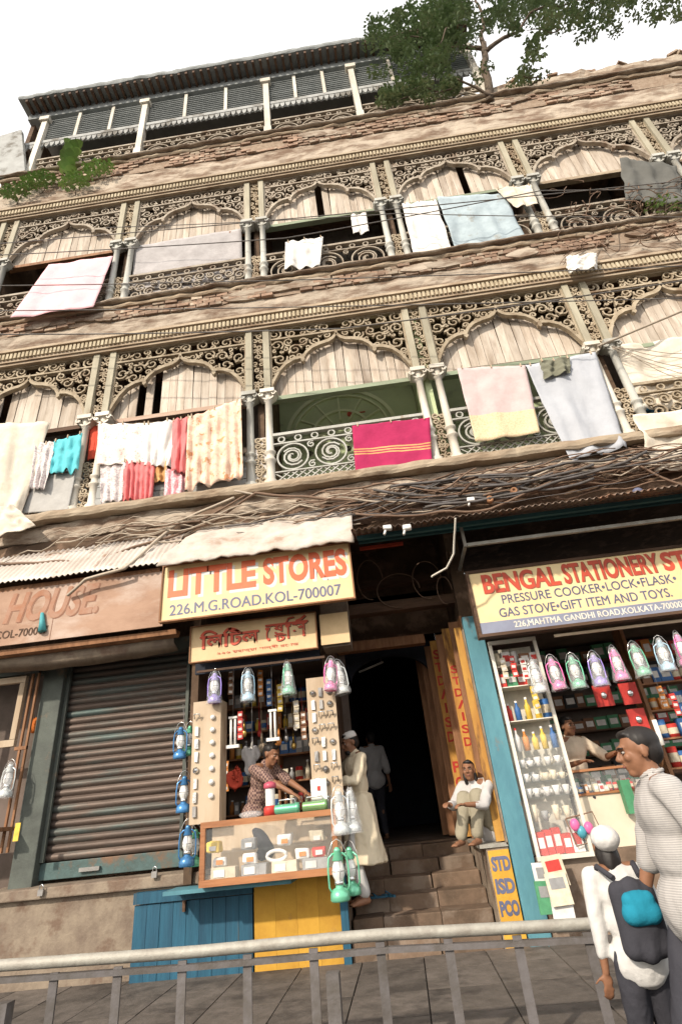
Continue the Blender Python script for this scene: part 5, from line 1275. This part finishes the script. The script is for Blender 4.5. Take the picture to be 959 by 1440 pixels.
def person(loc, rz, label, hip=.90, lean=0, side_lean=0, hands=((-.28, -.05, .78), (.28, -.05, .78)), feet=((-.1, 0, 0), (.1, 0, 0)), hyaw=0, hpitch=0, shirt=None, trous=None, sk='skin', scale=1,
           sleeve=.55, kurta=0, hair='short', curl=.6, knee=(0, -1, 0), elbow=((-.5, .6, -.6), (.5, .6, -.6)), vox=.010, beard=False, pants_w=1.0, barefoot=True, hat=None, folds=.008):
    e = empty('person', loc, label, 'person', rz=rz); e.scale = (scale,)*3; skm = M[sk]
    pel = Vector((0, 0, hip)); Ml = Matrix.Rotation(lean, 3, 'X') @ Matrix.Rotation(side_lean, 3, 'Y')
    T_ = lambda x, y, z: pel+Ml @ Vector((x, y, z))
    ch = T_(0, 0, .36); nk = T_(0, .0, .52); hd = nk+Ml @ (Matrix.Rotation(hpitch*.55, 3, 'X') @ Vector((0, -.018, .12))); sh = [T_(-.175, .01, .46), T_(.175, .01, .46)]; hp = [T_(-.085, 0, -.02), T_(.085, 0, -.02)]
    b = MB()
    b.ell(T_(0, 0, .02), (.15, .105, .12), 16, 10, Ml); b.ell(T_(0, 0, .20), (.125, .095, .16), 16, 10, Ml); b.ell(T_(0, 0, .36), (.16, .108, .15), 16, 10, Ml)
    b.cone(T_(-.12, .01, .47), T_(.12, .01, .47), .062, .062, 10); b.cone(T_(0, .01, .46), hd+Vector((0, .01, -.05)), .058, .052, 12)
    Mh = Matrix.Rotation(hyaw, 3, 'Z') @ Matrix.Rotation(hpitch, 3, 'X'); head(b, hd, Mh)
    els, wrs, kns, ans = [], [], [], []
    for k in (0, 1):
        el, wr = ik(sh[k], hands[k], .285, .255, elbow[k]); els.append(el); wrs.append(wr)
        b.cone(sh[k], el, .052, .039, 12); b.cone(el, wr, .040, .025, 12, 1); hand(b, wr, el, curl, 1, 1 if k == 0 else -1)
        ft = Vector(feet[k]); kn, an = ik(hp[k], ft+Vector((0, .0, .08)), .43, .41, knee); kns.append(kn); ans.append(an)
        b.cone(hp[k], kn, .088, .055, 12); b.cone(kn, an, .054, .036, 12); b.ell(kn.lerp(an, .28)+Vector((0, .018, 0)), (.052, .052, .11), 10, 8)
        f0 = an+Vector((0, .02, -.045)); b.cone(f0, f0+Vector((0, -.12, -.012)), .034, .030, 10, 1); b.ell(f0+Vector((0, -.155, -.018)), (.042, .05, .02), 10, 6)
        for t_ in range(5): b.cone(f0+Vector(((t_-2)*.015, -.17, -.02)), f0+Vector(((t_-2)*.017, -.20+abs(t_-1)*.006, -.024)), .009, .008, 6)
    remesh(b, vox, 2, skm, 'body', e)
    H = lambda v: hd+Mh @ Vector(v)
    for k in (-1, 1):
        ey = MB().ell(H((k*.030, -.080, .006)), (.0115, .0085, .0065), 10, 8, Mh).build('eye', M['eye'], e, False)
        MB().ell(H((k*.030, -.0895, .006)), (.0055, .003, .0055), 8, 6, Mh).build('iris', M['iris'], ey, False)
        MB().tube([H((k*.014, -.097, .024)), H((k*.03, -.095, .030)), H((k*.05, -.080, .026))], .0035, 6).build('eyebrow', M['hair'], e, False)
    MB().ell(H((0, -.0955, -.058)), (.020, .006, .0065), 10, 6, Mh).build('mouth', M['lip'], e, False)
    if hair:
        h_ = MB(); h_.ell(H((0, .028, .044)), (.0795, .088, .077), 18, 12, Mh); h_.ell(H((0, .05, .0)), (.074, .062, .075), 14, 10, Mh); h_.ell(H((0, -.045, .088)), (.055, .03, .022), 12, 8, Mh)
        if hair == 'long': h_.ell(H((0, .065, -.09)), (.07, .045, .12), 14, 10, Mh); h_.ell(H((-.06, .03, -.06)), (.025, .04, .09), 10, 8, Mh); h_.ell(H((.06, .03, -.06)), (.025, .04, .09), 10, 8, Mh)
        remesh(h_, .009, 1, M['hair'], 'hair', e, .005, 3)
    if beard: remesh(MB().ell(H((0, -.062, -.092)), (.04, .035, .032), 12, 8, Mh).ell(H((0, -.098, -.046)), (.024, .006, .006), 10, 6, Mh), .006, 1, M['hair'], 'beard', e)
    if hat: MB().lathe([(.0, .105), (.04, .104), (.072, .09), (.083, .06), (.086, .03), (.084, .03)], (0, 0, 0), 20).build('skullcap', hat, e, False); c_ = e.children[-1]; c_.matrix_parent_inverse = Matrix.Identity(4); c_.location = H((0, .018, .02)); c_.rotation_euler = (hpitch, 0, hyaw)
    if shirt:
        s_ = MB(); s_.ell(T_(0, 0, -.01), (.19, .148, .17), 16, 10, Ml); s_.ell(T_(0, 0, .20), (.158, .122, .18), 16, 10, Ml); s_.ell(T_(0, 0, .36), (.18, .128, .155), 16, 10, Ml)
        s_.cone(T_(-.13, .01, .455), T_(.13, .01, .455), .074, .074, 12); s_.cone(T_(0, .012, .47), T_(0, .0, .525), .078, .062, 14)
        for k in (0, 1):
            if sleeve > 1: s_.cone(sh[k], els[k], .068, .055, 12); s_.cone(els[k], els[k].lerp(wrs[k], sleeve-1), .056, .043, 12)
            else: s_.cone(sh[k], sh[k].lerp(els[k], sleeve+.25), .068, .062, 12)
        if kurta:
            rows = []
            for j in range(12):
                u = j/11; z = hip+.1-(hip+.1-kurta)*u; rx = .175+.09*u; ry = .15+.09*u
                rows.append([(pel.x+rx*math.cos(6.283*i/30)*(1+.05*u*math.sin(i*1.3)), pel.y+ry*math.sin(6.283*i/30)*(1+.07*u*math.sin(i*1.7)), z) for i in range(30)])
            n0 = s_.quad_grid(rows, True, True); s_.f.append(tuple(range(n0, n0+30))); s_.f.append(tuple(range(n0+11*30+29, n0+11*30-1, -1))); s_.sm += [False, False]
        o = remesh(s_, .013, 3, shirt, 'kurta' if kurta else 'shirt', e, folds, rz*7)
        MB().tube([T_(.045*math.cos(a*.52)*1.25, .055*math.sin(a*.52)+.002, .535+.012*math.sin(a*.52)) for a in range(13)], .009, 7).build('collar', shirt, o, False)
    if trous:
        t_ = MB(); t_.ell(T_(0, 0, .0), (.168, .125, .12), 16, 10, Ml)
        for k in (0, 1): t_.cone(hp[k], kns[k], .104*pants_w, .075*pants_w, 12); t_.cone(kns[k], kns[k].lerp(ans[k], .93), .076*pants_w, .060*pants_w, 12)
        remesh(t_, .014, 3, trous, 'trousers', e, .008, 5+rz)
    return e
def check(name, c1, c2, sc_):
    m = mat(name, c1, c2, 6, .9, .3, rnd=.02, spec=.1); n = m.node_tree.nodes; L_ = m.node_tree.links; p = n['Principled BSDF']
    k = n.new('ShaderNodeTexChecker'); k.inputs['Scale'].default_value = sc_; k.inputs[1].default_value = (*c1, 1); k.inputs[2].default_value = (*c2, 1); tc = n.new('ShaderNodeTexCoord'); L_.new(tc.outputs['Object'], k.inputs[0]); L_.new(k.outputs[0], p.inputs['Base Color']); return m
def stripes(name, c1, c2, sc_):
    m = mat(name, c1, c2, 6, .9, .3, rnd=.02, spec=.1); n = m.node_tree.nodes; L_ = m.node_tree.links; p = n['Principled BSDF']
    k = n.new('ShaderNodeTexWave'); k.bands_direction = 'Z'; k.inputs['Scale'].default_value = sc_; k.inputs['Distortion'].default_value = .6; tc = n.new('ShaderNodeTexCoord'); mx_ = n.new('ShaderNodeMix'); mx_.data_type = 'RGBA'
    mx_.inputs[6].default_value = (*c1, 1); mx_.inputs[7].default_value = (*c2, 1); L_.new(tc.outputs['Object'], k.inputs[0]); L_.new(k.outputs[1], mx_.inputs[0]); L_.new(mx_.outputs[2], p.inputs['Base Color']); return m
ckur = cm('cream kurta cotton', (.74, .64, .47)); cshop = cm('beige shirt', (.62, .52, .40)); ctro = cm('olive trousers', (.30, .27, .20)); cdark = cm('dark trousers', (.05, .05, .06)); cwsh = cm('white shirt', (.60, .59, .57)); cdull = cm('dull white shirt', (.50, .48, .47))
# man in the cream kurta on the steps
p = at(497, 1250, .30)
person((.985, .26, .585), R(-62), 'man in long cream kurta and white skullcap standing on the steps beside the kiosk', kurta=.34, shirt=ckur, trous=cwsh, sleeve=1.85, hands=((-.12, -.38, 1.12), (.17, -.36, 1.15)), hair='short', hat=cw, hpitch=.25, beard=True, pants_w=.95, folds=.010, feet=((-.1, .02, 0), (.1, -.06, 0)), scale=1.03)
# shopkeeper in the kiosk
person((-.16, .08, .62), R(62), 'shopkeeper in brown checked shirt leaning forward inside the small kiosk', shirt=check('brown check', (.30, .20, .16), (.10, .06, .06), 42), trous=cdark, lean=.32, hands=((-.10, -.60, 1.06), (.14, -.62, 1.05)), hip=.90, hpitch=.35, sleeve=.6, feet=((-.1, .15, .38), (.1, .1, .38)), sk='skin')
def bundle(px, Y, r, mt, name, lb, cat, sd):
    p = at(*px, Y); m_ = MB(); rg = random.Random(sd)
    for i in range(6): m_.ell(Vector((rg.uniform(-.5, .5)*r[0], rg.uniform(-.4, .4)*r[1], rg.uniform(-.6, .6)*r[2])), (r[0]*.62, r[1]*.7, r[2]*.55), 14, 10)
    o = remesh(m_, .012, 2, mt, name, None, .022, sd); o.location = p; tag(o, lb, cat)
bundle((352, 1072), .36, (.11, .06, .17), cdull, 'grey_shawl', 'grey cloth hanging behind the head of the kiosk shopkeeper', 'cloth', 5)
bundle((330, 1098), .18, (.10, .06, .16), cred, 'red_bag', 'red cloth bag behind the shopkeeper in the kiosk', 'bag', 6)
# child on the ledge
person((2.40, .30, 1.02), R(-38), 'smiling young person in white sleeves crouching on the ledge by the painted boards', hip=.14, lean=.30, hands=((-.12, -.58, .42), (.10, -.56, .40)), feet=((-.14, -.40, .0), (.04, -.34, .0)), shirt=cdull, trous=ctro, sleeve=1.5, hair='long', hyaw=R(20), hpitch=-.05, sk='skin', scale=.95, curl=.9, knee=(0, -.3, 1), pants_w=1.15)
# man in the dark passage
person((1.05, 3.6, 1.0), R(200), 'man in dull white shirt standing deep in the dark passage', shirt=cdull, trous=cdark, sleeve=1.0, vox=.012)
# right shopkeeper
person((at(797, 1040, .68).x, .68, .86), R(12), 'seated shopkeeper in beige shirt behind the counter of the right shop', shirt=cshop, trous=cdark, hip=.62, lean=.12, hands=((-.10, -.36, .84), (.34, -.38, .90)), feet=((-.12, -.3, 0), (.12, -.3, 0)), knee=(0, -1, 1), sleeve=.7, hpitch=.05, hyaw=R(14), sk='skin')
# walking man
WM = at(902, 1050, -3.5)
person((WM.x, -3.5, .0), R(-98), 'man with short dark hair in grey striped shirt walking past the right shop', shirt=stripes('grey striped cotton', (.44, .42, .40), (.29, .28, .275), 34), trous=cdark, hands=((-.24, -.18, .86), (.27, .22, .80)), feet=((-.09, -.26, 0), (.09, .30, .02)), sleeve=.9, vox=.0075, hyaw=0, hpitch=.08, scale=1.03, folds=.007)
# stooping person with a backpack
SPX = at(858, 1200, -3.1).x
SP = person((SPX, -3.1, .0), R(183), 'child in white cap and shirt carrying a black and turquoise backpack, seen from behind', shirt=cwsh, trous=cdark, lean=.12, hip=.90, hands=((-.24, -.05, .80), (.24, -.05, .80)), feet=((-.1, .0, 0), (.1, .06, 0)), sleeve=1.6, hpitch=.1, hair='long', scale=.75, folds=.006)
hc = Vector((0, -.02, 1.585))
remesh(MB().ell(hc, (.102, .118, .085), 18, 12).cone(hc+Vector((-.05, -.09, -.02)), hc+Vector((.05, -.09, -.02)), .03, .03, 10), .010, 3, cwsh, 'cap', SP, .005, 4)
bp = empty('backpack', (SPX, -3.1, 0), 'black backpack with turquoise pocket worn by the child in white cap', 'backpack', rz=R(183)); bp.scale = (.75,)*3
o = MB(); o.ell((0, .19, 1.13), (.14, .09, .22), 18, 12)
for k in (-1, 1): o.cone((k*.085, .18, .98), (k*.085, .18, 1.28), .075, .070, 12)
o.cone((0, .19, .97), (0, .19, 1.29), .085, .08, 12); remesh(o, .012, 14, cdark, 'bag_body', bp, .003)
o = MB(); o.ell((0, .255, 1.2), (.115, .07, .1), 16, 10); o.cone((-.06, .26, 1.17), (.06, .26, 1.17), .07, .07, 12); o.cone((-.06, .26, 1.24), (.06, .26, 1.24), .05, .05, 12); remesh(o, .012, 2, cm('turquoise nylon', (.02, .22, .32)), 'front_pocket', bp, .003)
for k in (-1, 1): MB().tube([(k*.09, .17, 1.36), (k*.13, .02, 1.42), (k*.14, -.13, 1.32), (k*.13, -.14, 1.1)], .02, 6).build('strap', cdark, bp, False)
bpy.data.scenes.remove(TS)
